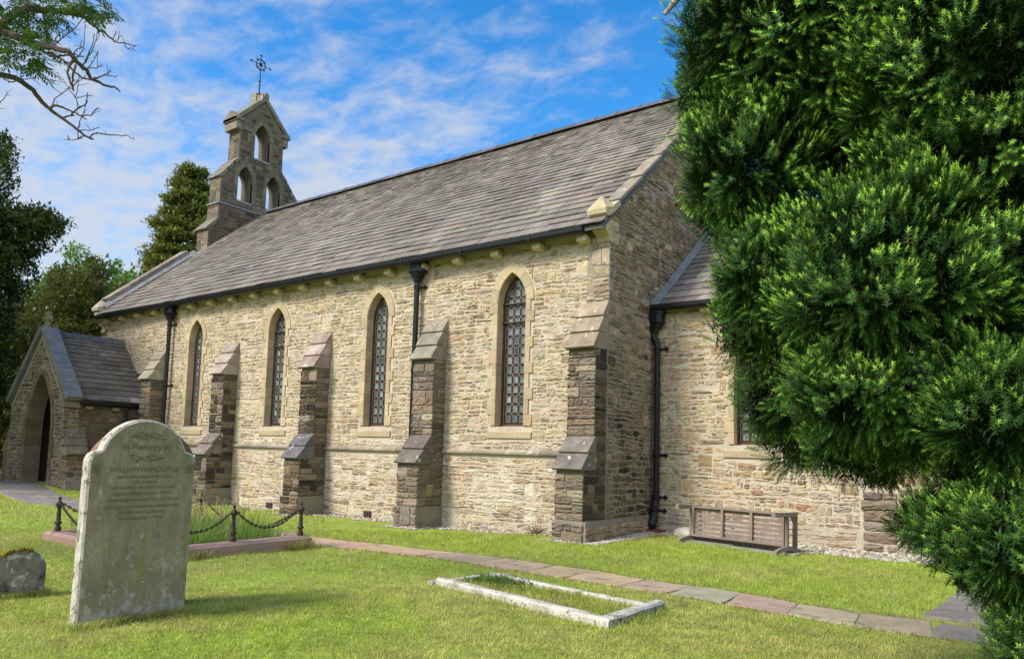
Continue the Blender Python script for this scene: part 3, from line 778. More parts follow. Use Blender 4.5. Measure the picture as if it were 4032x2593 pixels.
# ------------------------------------------------------------------ bellcote on the west gable
BE, BW = -27.60, -28.40
bell = MB()
R_ = lambda y: YR + y
hb = [(-2.26, 9.05), (-2.26, 10.40), (-1.90, 10.92), (-1.86, 11.57), (-1.84, 11.66), (-1.83, 12.78), (-1.10, 13.72), (-1.08, 15.05), (-1.2, 15.42), (0, 16.70)]
out = [R_(a) for a, b in hb]
outline = [(R_(a), b) for a, b in hb] + [(R_(-a), b) for a, b in hb[-2::-1]]
holes = [lancet(R_(-.72), .355, 11.95, 12.85, 13.50), lancet(R_(.69), .355, 11.95, 12.85, 13.50), lancet(R_(0), .375, 14.02, 14.95, 15.60)]
extrude_holes(bell, outline, holes, (BE, 0, 0), EY, EZ, EX, BE - BW, (.15, .125, .095), 0)
def bhalf(z): return np.interp(z, [9.05, 10.4, 10.92, 11.57, 12.78, 13.72, 15.05, 16.62], [2.26, 2.26, 1.88, 1.85, 1.83, 1.10, 1.08, 0])
def hdist(u, v, g):
    r = np.zeros(np.shape(u), bool)
    for c, z0, zs, za, hw in ((R_(-.72), 11.95, 12.85, 13.5, .355), (R_(.69), 11.95, 12.85, 13.5, .355), (R_(0), 14.02, 14.95, 15.6, .375)):
        r |= (np.abs(u - c) < lancet_hw(v, hw + g, zs, za + g * 1.4)) & (v > z0 - .06)
    return r
mask_b = lambda u, v: (np.abs(u - YR) < bhalf(v) - .03) & ~hdist(u, v, .19) & (v > roof_z(YR - np.abs(u - YR)) + .0)
PAL_BELL = [(3, (0.142, 0.113, 0.080)), (3, (0.112, 0.088, 0.064)), (1.4, (0.181, 0.139, 0.092)), (1, (0.077, 0.066, 0.050)), (.5, (0.189, 0.160, 0.112))]
cbell = lambda u, v, r: pick(r, PAL_BELL)
rubble(bell, mask_b, R_(-2.3), R_(2.3), 9.3, 11.55, (BE, 0, 0), EY, EZ, EX, cbell, hr=(.09, .17), lr=(.2, .5), prot=(.01, .03))
rubble(bell, mask_b, R_(-2.3), R_(2.3), 11.68, 16.4, (BE, 0, 0), EY, EZ, EX, cbell, hr=(.12, .22), lr=(.2, .42), prot=(.008, .022))
mw = lambda u, v: mask_b(-u, v)
rubble(bell, lambda u, v: (np.abs(-u - YR) < bhalf(v) - .03) & ~hdist(-u, v, .19), -R_(2.3), -R_(-2.3), 11.68, 16.4, (BW, 0, 0), -EY, EZ, -EX, cbell, hr=(.12, .22), lr=(.2, .42))
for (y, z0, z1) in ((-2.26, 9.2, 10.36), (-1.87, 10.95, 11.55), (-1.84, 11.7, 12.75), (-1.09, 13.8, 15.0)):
    rubble(bell, lambda u, v: np.ones(np.shape(u), bool), BW, BE, z0, z1, (0, R_(y), 0), EX, EZ, -EY, lambda u, v, r: pick(r, PAL_BELL) * 1.25, hr=(.2, .34), lr=(.25, .5), prot=(.006, .016))  # end faces coloured lighter, sunlight from the south put into the stone
# dressed arch stones round the openings
for c, z0, zs, za, hw in ((R_(-.72), 11.95, 12.85, 13.5, .355), (R_(.69), 11.95, 12.85, 13.5, .355), (R_(0), 14.02, 14.95, 15.6, .375)):
    h = za - zs; Rr = (h * h + hw * hw) / (2 * hw); a1 = math.asin(h / Rr)
    for sx in (-1, 1):
        z = z0
        while z < zs - .01:
            e = min(.3, zs - z); t = np.array((.165, .133, .092)) * RNG.uniform(.75, 1.2)
            a, b = c + sx * hw, c + sx * (hw + RNG.uniform(.14, .2))
            bell.box((BE - .1, min(a, b), z + .005), (BE + .028, max(a, b), z + e - .005), t, 1); z += e
        for k in range(3):
            f0, f1 = a1 * k / 3, a1 * (k + 1) / 3 - .01
            A = [(c + sx * (hw - Rr + (Rr + q) * math.cos(f)), zs + (Rr + q) * math.sin(f)) for q, fs in ((0, np.linspace(f0, f1, 4)), (.18, np.linspace(f1, f0, 4))) for f in fs]
            if sx < 0: A = A[::-1]
            bell.prism(A, (BE + .03, 0, 0), EY, EZ, EX, .06, np.array((.165, .133, .092)) * RNG.uniform(.75, 1.2), 1)
    bell.box((BW + .1, c - hw - .01, z0 - .07), (BE + .035, c + hw + .01, z0), (.25, .26, .27), 1)
bellcote = cpart(bell, 'bellcote', [M_MORTAR, M_STONE])
mb = MB()
def bslab(y0, z0, y1, z1, sgn):
    """sloped offset stone from the inner top (y0,z0) to the outer bottom (y1,z1), measured from the ridge"""
    P = [(R_(sgn * y0), z0), (R_(sgn * y1), z1), (R_(sgn * y1), z1 - .06), (R_(sgn * (y1 - .12)), z1 - .09), (R_(sgn * (y0 - .04)), z0 - .1)]
    if sgn < 0: P = P[::-1]
    MB().prism(P, (BE + .05, 0, 0), EY, EZ, EX, BE - BW + .10, np.array((.15, .13, .105)) * RNG.uniform(.85, 1.2)).build('offset_slab', M_SLAB, bellcote)
for sg in (-1, 1):
    bslab(1.82, 11.02, 2.36, 10.44, sg)
    bslab(1.05, 13.84, 1.36, 13.52, sg); bslab(1.29, 13.56, 1.63, 13.16, sg); bslab(1.56, 13.2, 1.95, 12.79, sg)
pass
mb = MB()
mb.box((BW - .05, R_(-1.92), 11.57), (BE + .06, R_(1.92), 11.64), (1, 1, 1))
mb.build('lead_ledge', M_LEAD, bellcote)
mb = MB()
for sg in (-1, 1):
    P = [(R_(sg * 0), 16.92), (R_(sg * 1.36), 15.52), (R_(sg * 1.36), 15.38), (R_(sg * 1.26), 15.40), (R_(0), 16.70)]
    if sg > 0: P = P[::-1]
    mb.prism(P, (BE + .10, 0, 0), EY, EZ, EX, BE - BW + .20, (.165, .15, .11))
    a, b = sg * 1.06, sg * 1.30
    mb.box((BW - .04, min(R_(a), R_(b)), 15.02), (BE + .04, max(R_(a), R_(b)), 15.40), (.20, .17, .125))
    y = R_(sg * 1.36); yi = R_(sg * 1.0)
    zc_ = 15.88
    V = [(BW - .14, y, 15.40), (BE + .13, y, 15.40), (BE + .13, y, 15.50), ((BE + BW) / 2, y, zc_), (BW - .14, y, 15.50)]
    V2 = [(p[0], R_(sg * .98), p[2]) for p in V]
    mb.add(V + V2, [(0, 1, 2, 3, 4), (9, 8, 7, 6, 5), (0, 5, 6, 1), (1, 6, 7, 2), (2, 7, 8, 3), (3, 8, 9, 4), (4, 9, 5, 0)], (.175, .155, .12))
mb.box((BW + .06, R_(-.20), 16.62), (BE - .35, R_(.20), 17.13), (.23, .205, .14))
mb.tube([(BE + .16, R_(-.0), 16.93), (BW - .05, R_(0), 16.93)], .12, 8, (.20, .18, .12))
mb.box((BE - .30, R_(-.16), 16.7), (BE + .08, R_(.16), 16.98), (.2, .18, .125))
mb.build('gable_coping', M_SLAB, bellcote)
# wrought iron wheel cross
mb = MB(); cx_, cy_ = -28.05, R_(0); ZW = 18.53
mb.tube([(cx_, cy_, 17.1), (cx_, cy_, 18.94)], [.034, .018], 8)
mb.lathe([(.10, 0), (.10, .05), (.05, .09)], (cx_, cy_, 17.12), 10)
mb.lathe([(.03, -.03), (.06, 0), (.03, .03)], (cx_, cy_, 17.75), 10); mb.lathe([(.03, -.02), (.05, 0), (.03, .02)], (cx_, cy_, 17.58), 10)
th = np.linspace(0, 2 * math.pi, 33)
mb.tube([(cx_, cy_ + .235 * math.cos(t), ZW + .235 * math.sin(t)) for t in th], .026, 8, cap=False)
mb.tube([(cx_, cy_ + .065 * math.cos(t), ZW + .065 * math.sin(t)) for t in th], .018, 6, cap=False)
for k in range(8):
    t = k * math.pi / 4; L = .46 if k in (0, 4) else (.40 if k == 2 else (.30 if k % 2 else .26))
    e = (cx_, cy_ + L * math.cos(t), ZW + L * math.sin(t))
    mb.tube([(cx_, cy_, ZW), e], .015, 6)
    if k in (0, 2, 4):
        n = (math.cos(t), math.sin(t)); q = (-n[1], n[0])
        P = [(L + .09, 0), (L - .01, .07), (L + .005, .02), (L - .04, 0), (L + .005, -.02), (L - .01, -.07)]
        mb.prism([(a * n[0] + b * q[0], a * n[1] + b * q[1]) for a, b in P], (cx_ + .012, cy_, ZW), EY, EZ, EX, .024)
    elif k % 2: mb.tube([(cx_, e[1] - .03 * math.sin(t), e[2] + .03 * math.cos(t)), (cx_, e[1] + .03 * math.sin(t), e[2] - .03 * math.cos(t))], .014, 6)
mb.build('wheel_cross', M_IRON, bellcote)

# ------------------------------------------------------------------ porch
PX, PY = -26.10, 10.05; PW = 1.93; PZ, PA = 2.80, 4.98
mb = MB(); ac = -25.80
arch = lancet(ac, .90, .0, 1.95, 3.72, 12)
ol = [(PX - PW, -.4)] + [(ac - .90, -.4)] + [p for p in arch[:1:-1]] + [(ac + .90, -.4)] + [(PX + PW, -.4), (PX + PW, PZ), (PX, PA), (PX - PW, PZ)]
extrude_holes(mb, ol, [], (0, PY, 0), EX, EZ, -EY, .45, np.array(MORT_D) * 1.15, 0)
mask_p = lambda u, v: (np.abs(u - PX) < PW - .02) & (v < PA - np.abs(u - PX) * (PA - PZ) / PW - .1) & (np.abs(u - ac) > lancet_hw(v, .90 + .21, 1.95, 3.72 + .26))
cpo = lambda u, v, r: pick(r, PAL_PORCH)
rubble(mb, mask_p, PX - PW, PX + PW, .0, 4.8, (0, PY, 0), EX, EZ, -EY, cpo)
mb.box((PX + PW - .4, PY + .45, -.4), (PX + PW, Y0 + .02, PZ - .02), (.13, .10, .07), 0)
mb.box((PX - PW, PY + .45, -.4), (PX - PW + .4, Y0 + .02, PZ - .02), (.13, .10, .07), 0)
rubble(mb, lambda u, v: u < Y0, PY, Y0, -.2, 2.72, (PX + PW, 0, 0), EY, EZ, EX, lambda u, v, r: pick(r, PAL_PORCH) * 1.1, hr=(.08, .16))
mb.box((PX - PW + .4, PY + .45, .1), (PX + PW - .4, Y0 + .1, .27), (.16, .13, .1), 0)
porch = cpart(mb, 'porch', [M_MORTAR, M_STONE])
mb = MB(); h = 3.72 - 1.95; hw = .90; Rr = (h * h + hw * hw) / (2 * hw); a1 = math.asin(h / Rr)
for sx in (-1, 1):
    z = .1
    while z < 1.94:
        e = min(.32, 1.95 - z); w = RNG.choice([.16, .24])
        a, b = ac + sx * (hw - .006), ac + sx * (hw + w)
        mb.box((min(a, b), PY - .035, z + .004), (max(a, b), PY + .43, z + e - .004), np.array((.135, .102, .065)) * RNG.uniform(.8, 1.2)); z += e
    for k in range(6):
        f0, f1 = a1 * k / 6, a1 * (k + 1) / 6 - .005
        A = [(ac + sx * (hw - Rr + (Rr + q) * math.cos(f)), 1.95 + (Rr + q) * math.sin(f)) for q, fs in ((-.006, np.linspace(f0, f1, 4)), (.19, np.linspace(f1, f0, 4))) for f in fs]
        if sx < 0: A = A[::-1]
        mb.prism(A, (0, PY - .035, 0), EX, EZ, -EY, .46, np.array((.135, .102, .065)) * RNG.uniform(.8, 1.2))
mb.build('arch_surround', M_ASHLAR, porch)
mb = MB()
mb.box((-27.6, Y0 - .06, .27), (-24.6, Y0 - .02, 3.9), (.055, .038, .026))
for k in range(12): mb.box((-27.55 + k * .24, Y0 - .075, .27), (-27.55 + k * .24 + .02, Y0 - .06, 3.9), (.03, .02, .015))
mb.build('door', M_ASHLAR, porch)
# side buttresses of the porch front
for sg in (-1, 1):
    mb = MB(); xb = PX + sg * PW
    P = [(0, -.4), (.46, -.4), (.46, .42), (.40, .46), (.38, 1.28), (.03, 1.9), (0, 1.9)]
    A = [(xb + sg * a, b) for a, b in P]
    if sg < 0: A = A[::-1]
    mb.prism(A, (0, PY + .01, 0), EX, EZ, -EY, .6, np.array(MORT_D) * 1.15, 0)
    lo, hi = (xb, xb + .4) if sg > 0 else (xb - .4, xb)
    rubble(mb, lambda u, v: np.abs(u - xb) < np.where(v < 1.25, .39, .36 - (v - 1.25) * .6), lo, hi, .0, 1.8, (0, PY + .005, 0), EX, EZ, -EY, cpo, hr=(.12, .2), lr=(.2, .4))
    rubble(mb, lambda u, v: np.ones(np.shape(u), bool), 0, .6, -.2, 1.26, (xb + sg * .39, PY + (.0 if sg > 0 else .6), 0), sg * EY, EZ, sg * EX, cpo, hr=(.13, .22), lr=(.25, .5))
    ob = mb.build('porch_buttress', [M_MORTAR, M_STONE], porch)
    for k in range(3):
        a = np.array((.0, 1.96)) + (np.array((.46, 1.22)) - (0, 1.96)) * k / 3; b = np.array((.0, 1.96)) + (np.array((.46, 1.22)) - (0, 1.96)) * (k + 1) / 3
        Q = [(xb + sg * a[0], a[1]), (xb + sg * (b[0] + .035), b[1] + .02), (xb + sg * (b[0] + .02), b[1] - .03), (xb, b[1] - .03), (xb, a[1])]
        if sg < 0: Q = Q[::-1]
        MB().prism(Q, (0, PY - .01, 0), EX, EZ, -EY, .64, np.array((.155, .122, .085)) * RNG.uniform(.85, 1.15)).build('weathering_slab', M_SLAB, ob)
# porch roof
mb = MB(); SP = (PA + .08 - 2.86) / 2.07; kp = 1 / math.hypot(1, SP)
for sg in (1, -1):
    UPp = np.array((-sg * kp, 0, SP * kp)); Np = np.array((sg * SP * kp, 0, kp)); Oe = np.array((PX + sg * 2.07, Y0 + .02 if sg < 0 else PY + .36, 2.86)); Ud = EY if sg > 0 else -EY
    LP = Y0 - PY - .36; SLP = 2.07 / kp
    a = [Oe, Oe + Ud * LP, Oe + Ud * LP + UPp * SLP, Oe + UPp * SLP]; b = [p - Np * .08 for p in a]
    mb.add(np.array(b + a), BOXF, (.1, .085, .075))
    slates(mb, Oe, Ud, UPp, Np, LP, SLP, lambda u, s, r: pick(r, PAL_SLATE) * (.78 if r.random() < .965 else 1.7), e0=.27, e1=.17, w0=.42, w1=.3)
mb.build('porch_roof', M_SLATE, porch)
mb = MB(); y = PY + .3
while y < Y0:
    y1 = min(y + .6, Y0); mb.prism([(-.17, -.15), (-.15, -.10), (0, .05), (.15, -.10), (.17, -.15), (0, -.02)], (PX, y + .004, PA + .12), EX, EZ, -EY, y1 - y - .008, np.array((.085, .082, .085)) * RNG.uniform(.8, 1.2))
    mb.prism([(-.185, -.155), (-.165, -.095), (0, .068), (.165, -.095), (.185, -.155), (0, 0)], (PX, y, PA + .12), EX, EZ, -EY, .05, (.1, .096, .095)); y += .6
mb.build('ridge_tile', M_RIDGE, porch)
mb = MB()
for sg in (1, -1):
    UPp = np.array((-sg * kp, 0, SP * kp)); Np = np.array((sg * SP * kp, 0, kp)); Oe = np.array((PX + sg * 2.14, PY - .07, 2.80)); Ud = EY
    a = [Oe + Np * .2, Oe + Ud * .46 + Np * .2, Oe + Ud * .46 + Np * .2 + UPp * (SLP + .13), Oe + Np * .2 + UPp * (SLP + .13)]; b = [p - Np * .16 for p in a]
    if sg > 0: mb.add(np.array(b + a), BOXF)
    else: mb.add(np.array(b + a), [f[::-1] for f in BOXF])
    for s in (.62, 1.25, 1.9):
        a2 = [Oe + UPp * s + Np * .2 + Ud * q + UPp * w + Np * n for w, n in ((0, 0), (.05, 0), (.05, .022), (0, .022)) for q in (-.005, .465)]
        mb.add(np.array([a2[0], a2[1], a2[3], a2[2], a2[6], a2[7], a2[5], a2[4]]), BOXF)
mb.build('lead_gable_capping', M_LEAD, porch)
mb = MB()
mb.box((PX + PW - .1, PY - .05, 2.62), (PX + PW + .14, PY + .42, 2.80), (.19, .155, .11))
mb.prism([(0, 2.79), (.17, 2.79), (.0, 3.12)], (PX + PW + .0, PY - .075, 0), EX, EZ, -EY, .48, (.16, .13, .1))
mb.build('gable_springer', M_ASHLAR, porch)
for k in range(3): MB().box((PX + PW, PY + .6 + k * .8, 2.58), (PX + PW + .13, PY + .8 + k * .8, 2.68), (.2, .16, .11)).build('eaves_corbel', M_ASHLAR, porch)
mb = MB(); mb.prism([(-.07, -.05), (-.05, -.09), (0, -.11), (.05, -.09), (.07, -.05), (.07, .02), (-.07, .02)], (PX + 2.09, PY + .38, 2.83), EX, EZ, -EY, Y0 - PY - .55)
mb.build('gutter', M_IRON, porch); mb = MB()
mb.tube([(PX + PW + .12, Y0 - .75, 2.78), (PX + PW + .12, Y0 - .75, -.1)], .05, 10)
mb.build('downpipe', M_IRON, porch)
mb = MB(); cyp = PY + .12
mb.prism([(-.16, 5.02), (.16, 5.02), (.10, 5.22), (-.10, 5.22)], (PX, cyp - .10, 0), EX, EZ, -EY, .2, (.19, .165, .12))
mb.prism([(-.055, 5.2), (.055, 5.2), (.05, 5.46), (.075, 5.48), (.17, 5.47), (.17, 5.60), (.075, 5.59), (.06, 5.62), (.06, 5.74), (-.06, 5.74), (-.06, 5.62), (-.075, 5.59), (-.17, 5.60), (-.17, 5.47), (-.075, 5.48), (-.05, 5.46)], (PX, cyp - .06, 0), EX, EZ, -EY, .12, (.19, .165, .12))
mb.build('gable_cross', M_ASHLAR, porch)
# small iron air bricks low in the wall
for x, z in ((-13.48, .03), (-17.35, .0)):
    mb = MB(); mb.box((x - .12, Y0 - .035, z - .07), (x + .12, Y0 + .02, z + .07), (.6, .5, .4))
    for k in range(6): mb.box((x - .11 + k * .038, Y0 - .042, z - .06), (x - .11 + k * .038 + .02, Y0 - .03, z + .06))
    cpart(mb, 'air_grille', M_RUST)
M_BRICK = material('red_brick', (.22, .075, .05), .9, .15, var=[(14, .7, 1.25)], bump=[(60, .4, .005)])
mb = MB(); mb.box((-7.0, 14.24, -.06), (-6.58, 14.56, .085), (1, 1, 1), 0, .006)
br = mb.build('brick_block', M_BRICK); tag(br, 'flat red brick block under the foot of the black downpipe', 'brick')

# ------------------------------------------------------------------ gravestones
M_GRAVE = material('weathered_gravestone', (.270, .228, .140), .93, .12, var=[(2.2, .72, 1.25), (12, .8, 1.2, (1, 1, .35)), (50, .8, 1.2)],
    spots=[(3.2, (.22, .21, .075), .585, .66, (1, 3.2, .28)), (5, (.21, .185, .13), .6, .72, (1, 2, .35)), (19, (.47, .45, .36), .655, .69), (48, (.50, .48, .39), .665, .70), (7, (.38, .35, .28), .60, .70)], bump=[(38, .5, .008), (120, .3, .003)])
nt_ = M_GRAVE.node_tree; bs_ = nt_.nodes['Principled BSDF']; src_ = bs_.inputs['Base Color'].links[0].from_socket
tcg = nt_.nodes.new('ShaderNodeTexCoord'); sx_ = nt_.nodes.new('ShaderNodeSeparateXYZ'); nt_.links.new(tcg.outputs['Object'], sx_.inputs[0])
ng = nt_.nodes.new('ShaderNodeTexNoise'); ng.inputs['Scale'].default_value = 9; ng.inputs['Detail'].default_value = 7; ng.inputs['Roughness'].default_value = .7; nt_.links.new(tcg.outputs['Object'], ng.inputs['Vector'])
mg = nt_.nodes.new('ShaderNodeMath'); mg.operation = 'MULTIPLY_ADD'; nt_.links.new(sx_.outputs[2], mg.inputs[0]); mg.inputs[1].default_value = -.62; nt_.links.new(ng.outputs[0], mg.inputs[2])
rg_ = nt_.nodes.new('ShaderNodeMapRange'); rg_.inputs['From Min'].default_value = .40; rg_.inputs['From Max'].default_value = .47; nt_.links.new(mg.outputs[0], rg_.inputs[0])
mxg = nt_.nodes.new('ShaderNodeMix'); mxg.data_type = 'RGBA'; nt_.links.new(rg_.outputs[0], mxg.inputs[0]); nt_.links.new(src_, mxg.inputs[6]); mxg.inputs[7].default_value = (.37, .345, .28, 1); nt_.links.new(mxg.outputs[2], bs_.inputs['Base Color'])
M_GRAVE_EDGE = material('lichened_edge', (.47, .425, .345), .93, .12, var=[(6, .7, 1.25)], spots=[(9, (.19, .17, .13), .55, .62), (22, (.62, .60, .54), .60, .66)], bump=[(30, .8, .015), (90, .5, .006)])
M_CUT_SHADE = material('cut_shade_lettering', (.15, .126, .074), .95, .1, var=[(10, .7, 1.7)])  # letters lie on the face; dark colour stands for shade in the cuts
def stone_profile(w, hs, top, n=18):
    """shouldered headstone with a round head: half width w, shoulder height hs, apex top"""
    r = w * .80; zc_ = top - r * 1.02
    P = [(-w, -.25), (w, -.25), (w, hs)]
    P += [(w - .008, hs + .035), (w - .028, hs + .068), (w - .055, hs + .088), (w - .092, hs + .098)]
    a0 = math.asin(min(.95, (hs + .102 - zc_) / r))
    for a in np.linspace(a0, math.pi - a0, n): P.append((r * math.cos(a) * (w - .105) / (r * math.cos(a0)), zc_ + r * 1.02 * math.sin(a)))
    P += [(-(w - .092), hs + .098), (-(w - .055), hs + .088), (-(w - .028), hs + .068), (-(w - .008), hs + .035), (-w, hs)]
    return P
def headstone(mb, P, x, yc, t, tilt, cham=.02, mi_face=0, mi_edge=1):
    """front face towards +x; edges are roughened rings"""
    P = np.array(P); k = len(P); c = P.mean(0)
    q = [P[i] * 0 for i in range(k)]
    nx = np.roll(P, -1, 0) - np.roll(P, 1, 0); nrm = np.c_[nx[:, 1], -nx[:, 0]]; nrm /= np.linalg.norm(nrm, axis=1)[:, None]
    rings = []
    for dx, ins in ((0, cham), (-.012, 0), (-t * .35, -.002), (-t * .65, -.002), (-t + .012, 0), (-t, cham)):
        Q = P - nrm * ins
        z = Q[:, 1]
        rings.append(np.c_[x + dx + tilt * z + RNG.normal(0, .002, k), yc + Q[:, 0] + .012 * z + RNG.normal(0, .002, k), z])
    V = np.vstack(rings); F = []; M = []
    n = len(rings)
    mb.add(V, [(i * k + j, (i + 1) * k + j, (i + 1) * k + (j + 1) % k, i * k + (j + 1) % k) for i in range(n - 1) for j in range(k)], (1, 1, 1), mi_edge)
    mb.add(rings[0], [tuple(range(k))], (1, 1, 1), mi_face); mb.add(rings[-1], [tuple(range(k))[::-1]], (1, 1, 1), mi_face)
gs = tag(empty('gravestone', (-6.83, 3.53, 0)), 'tall grey gravestone with rounded shouldered head and worn inscription, standing on the lawn', 'gravestone')
gs_in = Matrix.Translation((6.83, -3.53, 0))
mb = MB(); headstone(mb, stone_profile(.495, 1.425, 1.815), -6.775, 3.54, .125, -.006)
o = mb.build('slab', [M_GRAVE, M_GRAVE_EDGE], gs); o.matrix_parent_inverse = gs_in
LINES = [('In Memory of', .085, 1.535, .0), ('WILLIAM HANDLEY of', .067, 1.335, .0), ('HELKS WHO DIED SEPTR 22 1871', .037, 1.278, 0), ('AGED 83 YEARS.', .036, 1.230, 0), ('ALSO AGNES HIS WIFE WHO DIED', .040, 1.180, 0),
         ('MARCH 10 1881 AGED 69 YEARS.', .038, 1.127, 0), ('ALSO AGNES THE ELDEST DAUGHTER OF', .036, 1.070, 0), ('JOHN AND ROSE HANDLEY AND GRANDCHILD', .033, 1.010, 0), ('OF R. THWAITE GARSDALE', .036, .958, 0), ('WHO DIED AGED 77 YEARS.', .034, .905, 0)]
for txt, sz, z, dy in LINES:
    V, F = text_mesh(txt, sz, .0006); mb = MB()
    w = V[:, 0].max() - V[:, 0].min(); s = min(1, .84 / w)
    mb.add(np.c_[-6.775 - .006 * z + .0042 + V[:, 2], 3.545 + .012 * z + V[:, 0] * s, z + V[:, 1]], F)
    mb.build('inscription_line', M_CUT_SHADE, gs).matrix_parent_inverse = gs_in
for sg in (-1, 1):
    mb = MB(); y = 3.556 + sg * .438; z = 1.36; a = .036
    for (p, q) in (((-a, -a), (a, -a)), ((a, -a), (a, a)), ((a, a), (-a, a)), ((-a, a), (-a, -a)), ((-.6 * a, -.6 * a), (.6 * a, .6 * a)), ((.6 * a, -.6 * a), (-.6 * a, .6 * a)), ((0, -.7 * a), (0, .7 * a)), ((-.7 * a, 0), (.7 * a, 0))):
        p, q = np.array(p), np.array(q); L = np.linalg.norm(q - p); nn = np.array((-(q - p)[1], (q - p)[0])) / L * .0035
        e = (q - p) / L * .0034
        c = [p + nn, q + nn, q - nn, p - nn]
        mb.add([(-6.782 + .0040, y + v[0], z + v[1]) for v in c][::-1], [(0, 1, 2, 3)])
    mb.build('corner_emblem', M_CUT_SHADE, gs).matrix_parent_inverse = gs_in
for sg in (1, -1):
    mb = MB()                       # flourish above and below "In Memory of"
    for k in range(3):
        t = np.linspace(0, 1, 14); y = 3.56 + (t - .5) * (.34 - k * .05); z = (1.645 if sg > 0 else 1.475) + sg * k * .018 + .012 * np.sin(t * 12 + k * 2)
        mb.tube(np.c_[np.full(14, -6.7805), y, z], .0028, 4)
    mb.build('carved_flourish', M_CUT_SHADE, gs).matrix_parent_inverse = gs_in

M_RED = material('red_sandstone', (.20, .115, .082), .93, .12, var=[(4, .75, 1.25)], spots=[(12, (.34, .28, .22), .62, .70)], bump=[(40, .6, .01)])
mb = MB(); headstone(mb, [(-.52, -.3), (.52, -.3), (.52, 1.36)] + [(.52 * math.cos(a), 1.36 + .41 * math.sin(a)) for a in np.linspace(.08, math.pi - .08, 18)] + [(-.52, 1.36)], -7.16, 3.745, .11, -.004)
rs = mb.build('gravestone', [M_RED, M_RED]); tag(rs, 'reddish brown round topped gravestone almost hidden behind the tall grey one', 'gravestone')

sg_ = tag(empty('gravestone', (-8.6, 3.255, 0)), 'small low round headed gravestone with moss on top and white lichen', 'gravestone')
sg_in = Matrix.Translation((8.6, -3.255, 0))
M_SMALL = material('dark_lichened_stone', (.20, .185, .15), .95, .1, var=[(8, .7, 1.4)], spots=[(8.3, (.46, .435, .37), .56, .61), (3.1, (.055, .052, .045), .50, .60), (26, (.45, .44, .39), .66, .70)], bump=[(30, .8, .012)])
P = [(-.265, -.2), (.26, -.2), (.262, .27)] + [(.262 * math.cos(a), .27 + .215 * math.sin(a)) for a in np.linspace(.12, math.pi - .12, 16)] + [(-.265, .26)]
mb = MB(); headstone(mb, P, -8.55, 3.255, .10, -.01, .012, 0, 0)
o = mb.build('slab', [M_SMALL], sg_); o.matrix_parent_inverse = sg_in
M_MOSS = material('moss', (.17, .155, .02), .95, .1, var=[(30, .6, 1.4)], bump=[(80, 1, .01)])
mb = MB()
for a in np.linspace(.36 * math.pi, .86 * math.pi, 40):
    for k in range(3):
        y = 3.258 + .262 * math.cos(a) + RNG.normal(0, .006); z = .27 + .215 * math.sin(a) + RNG.uniform(-.005, .006); x = -8.6 + RNG.uniform(-.045, .045)
        r = RNG.uniform(.016, .030)
        mb.lathe([(r * .3, -r), (r, -r * .3), (r * .85, r * .35), (r * .3, r * .75)], (x, y, z), 6)
o = mb.build('moss_cap', M_MOSS, sg_, True); o.matrix_parent_inverse = sg_in

# ------------------------------------------------------------------ pink granite kerbed plot with posts and chains
M_GRAN = material('pink_granite', (.36, .22, .17), .55, .4, var=[(60, .72, 1.28), (150, .8, 1.2)], spots=[(120, (.10, .07, .06), .60, .68), (3, (.30, .20, .17), .55, .7)], bump=[(150, .15, .002)])
plot = tag(empty('grave_plot', (-11.1, 6.5, .02)), 'grave plot edged with pink granite kerbs, iron posts and sagging chains', 'grave')
pl_in = Matrix.Translation((11.1, -6.5, -.02))
X0, X1, PYa, PYb = -12.75, -9.63, 5.15, 7.85
def kerb(lo, hi, ax):
    mb = MB(); w = .26; zt = .195
    x0, y0 = lo; x1, y1 = hi
    c = .045
    V = [(x0, y0, -.15), (x1, y0, -.15), (x1, y1, -.15), (x0, y1, -.15), (x0, y0, zt - c * .9), (x1, y0, zt - c * .9), (x1, y1, zt - c * .9), (x0, y1, zt - c * .9), (x0 + c, y0 + c, zt), (x1 - c, y0 + c, zt), (x1 - c, y1 - c, zt), (x0 + c, y1 - c, zt)]
    mb.add(V, [(3, 2, 1, 0), (0, 1, 5, 4), (1, 2, 6, 5), (2, 3, 7, 6), (3, 0, 4, 7), (4, 5, 9, 8), (5, 6, 10, 9), (6, 7, 11, 10), (7, 4, 8, 11), (8, 9, 10, 11)])
    o = mb.build('kerb', M_GRAN, plot); o.matrix_parent_inverse = pl_in
kerb((X1 - .27, PYa), (X1, PYb), 1); kerb((X0, PYa), (X0 + .27, PYb), 1); kerb((X0 + .274, PYa), (X1 - .274, PYa + .27), 0); kerb((X0 + .274, PYb - .27), (X1 - .274, PYb), 0)
PR = [(.052, 0), (.058, .01), (.058, .05), (.048, .075), (.035, .10), (.034, .115), (.062, .135), (.066, .15), (.05, .165), (.036, .18), (.042, .2), (.036, .215), (.037, .30), (.034, .32), (.034, .33), (.030, .335), (.031, .40), (.040, .405), (.045, .425), (.066, .45), (.068, .468), (.045, .49), (.028, .515), (.016, .525), (.027, .545), (.030, .56), (.022, .578), (.004, .588)]
mb = MB(); mb.lathe([(a * .84, b * .92) for a, b in PR], (0, 0, 0), 16)
post0 = mb.build('post', M_RUST, plot, True); post0.matrix_parent_inverse = pl_in
pp = [(-9.77, 5.3), (-9.77, 6.5), (-9.77, 7.71), (-12.61, 5.3), (-12.61, 7.71)]
for k, (x, y) in enumerate(pp):
    p = post0 if k == 0 else post0.copy()
    if k: COL.objects.link(p); p.parent = plot; p.matrix_parent_inverse = pl_in
    p.location = (x, y, .19)
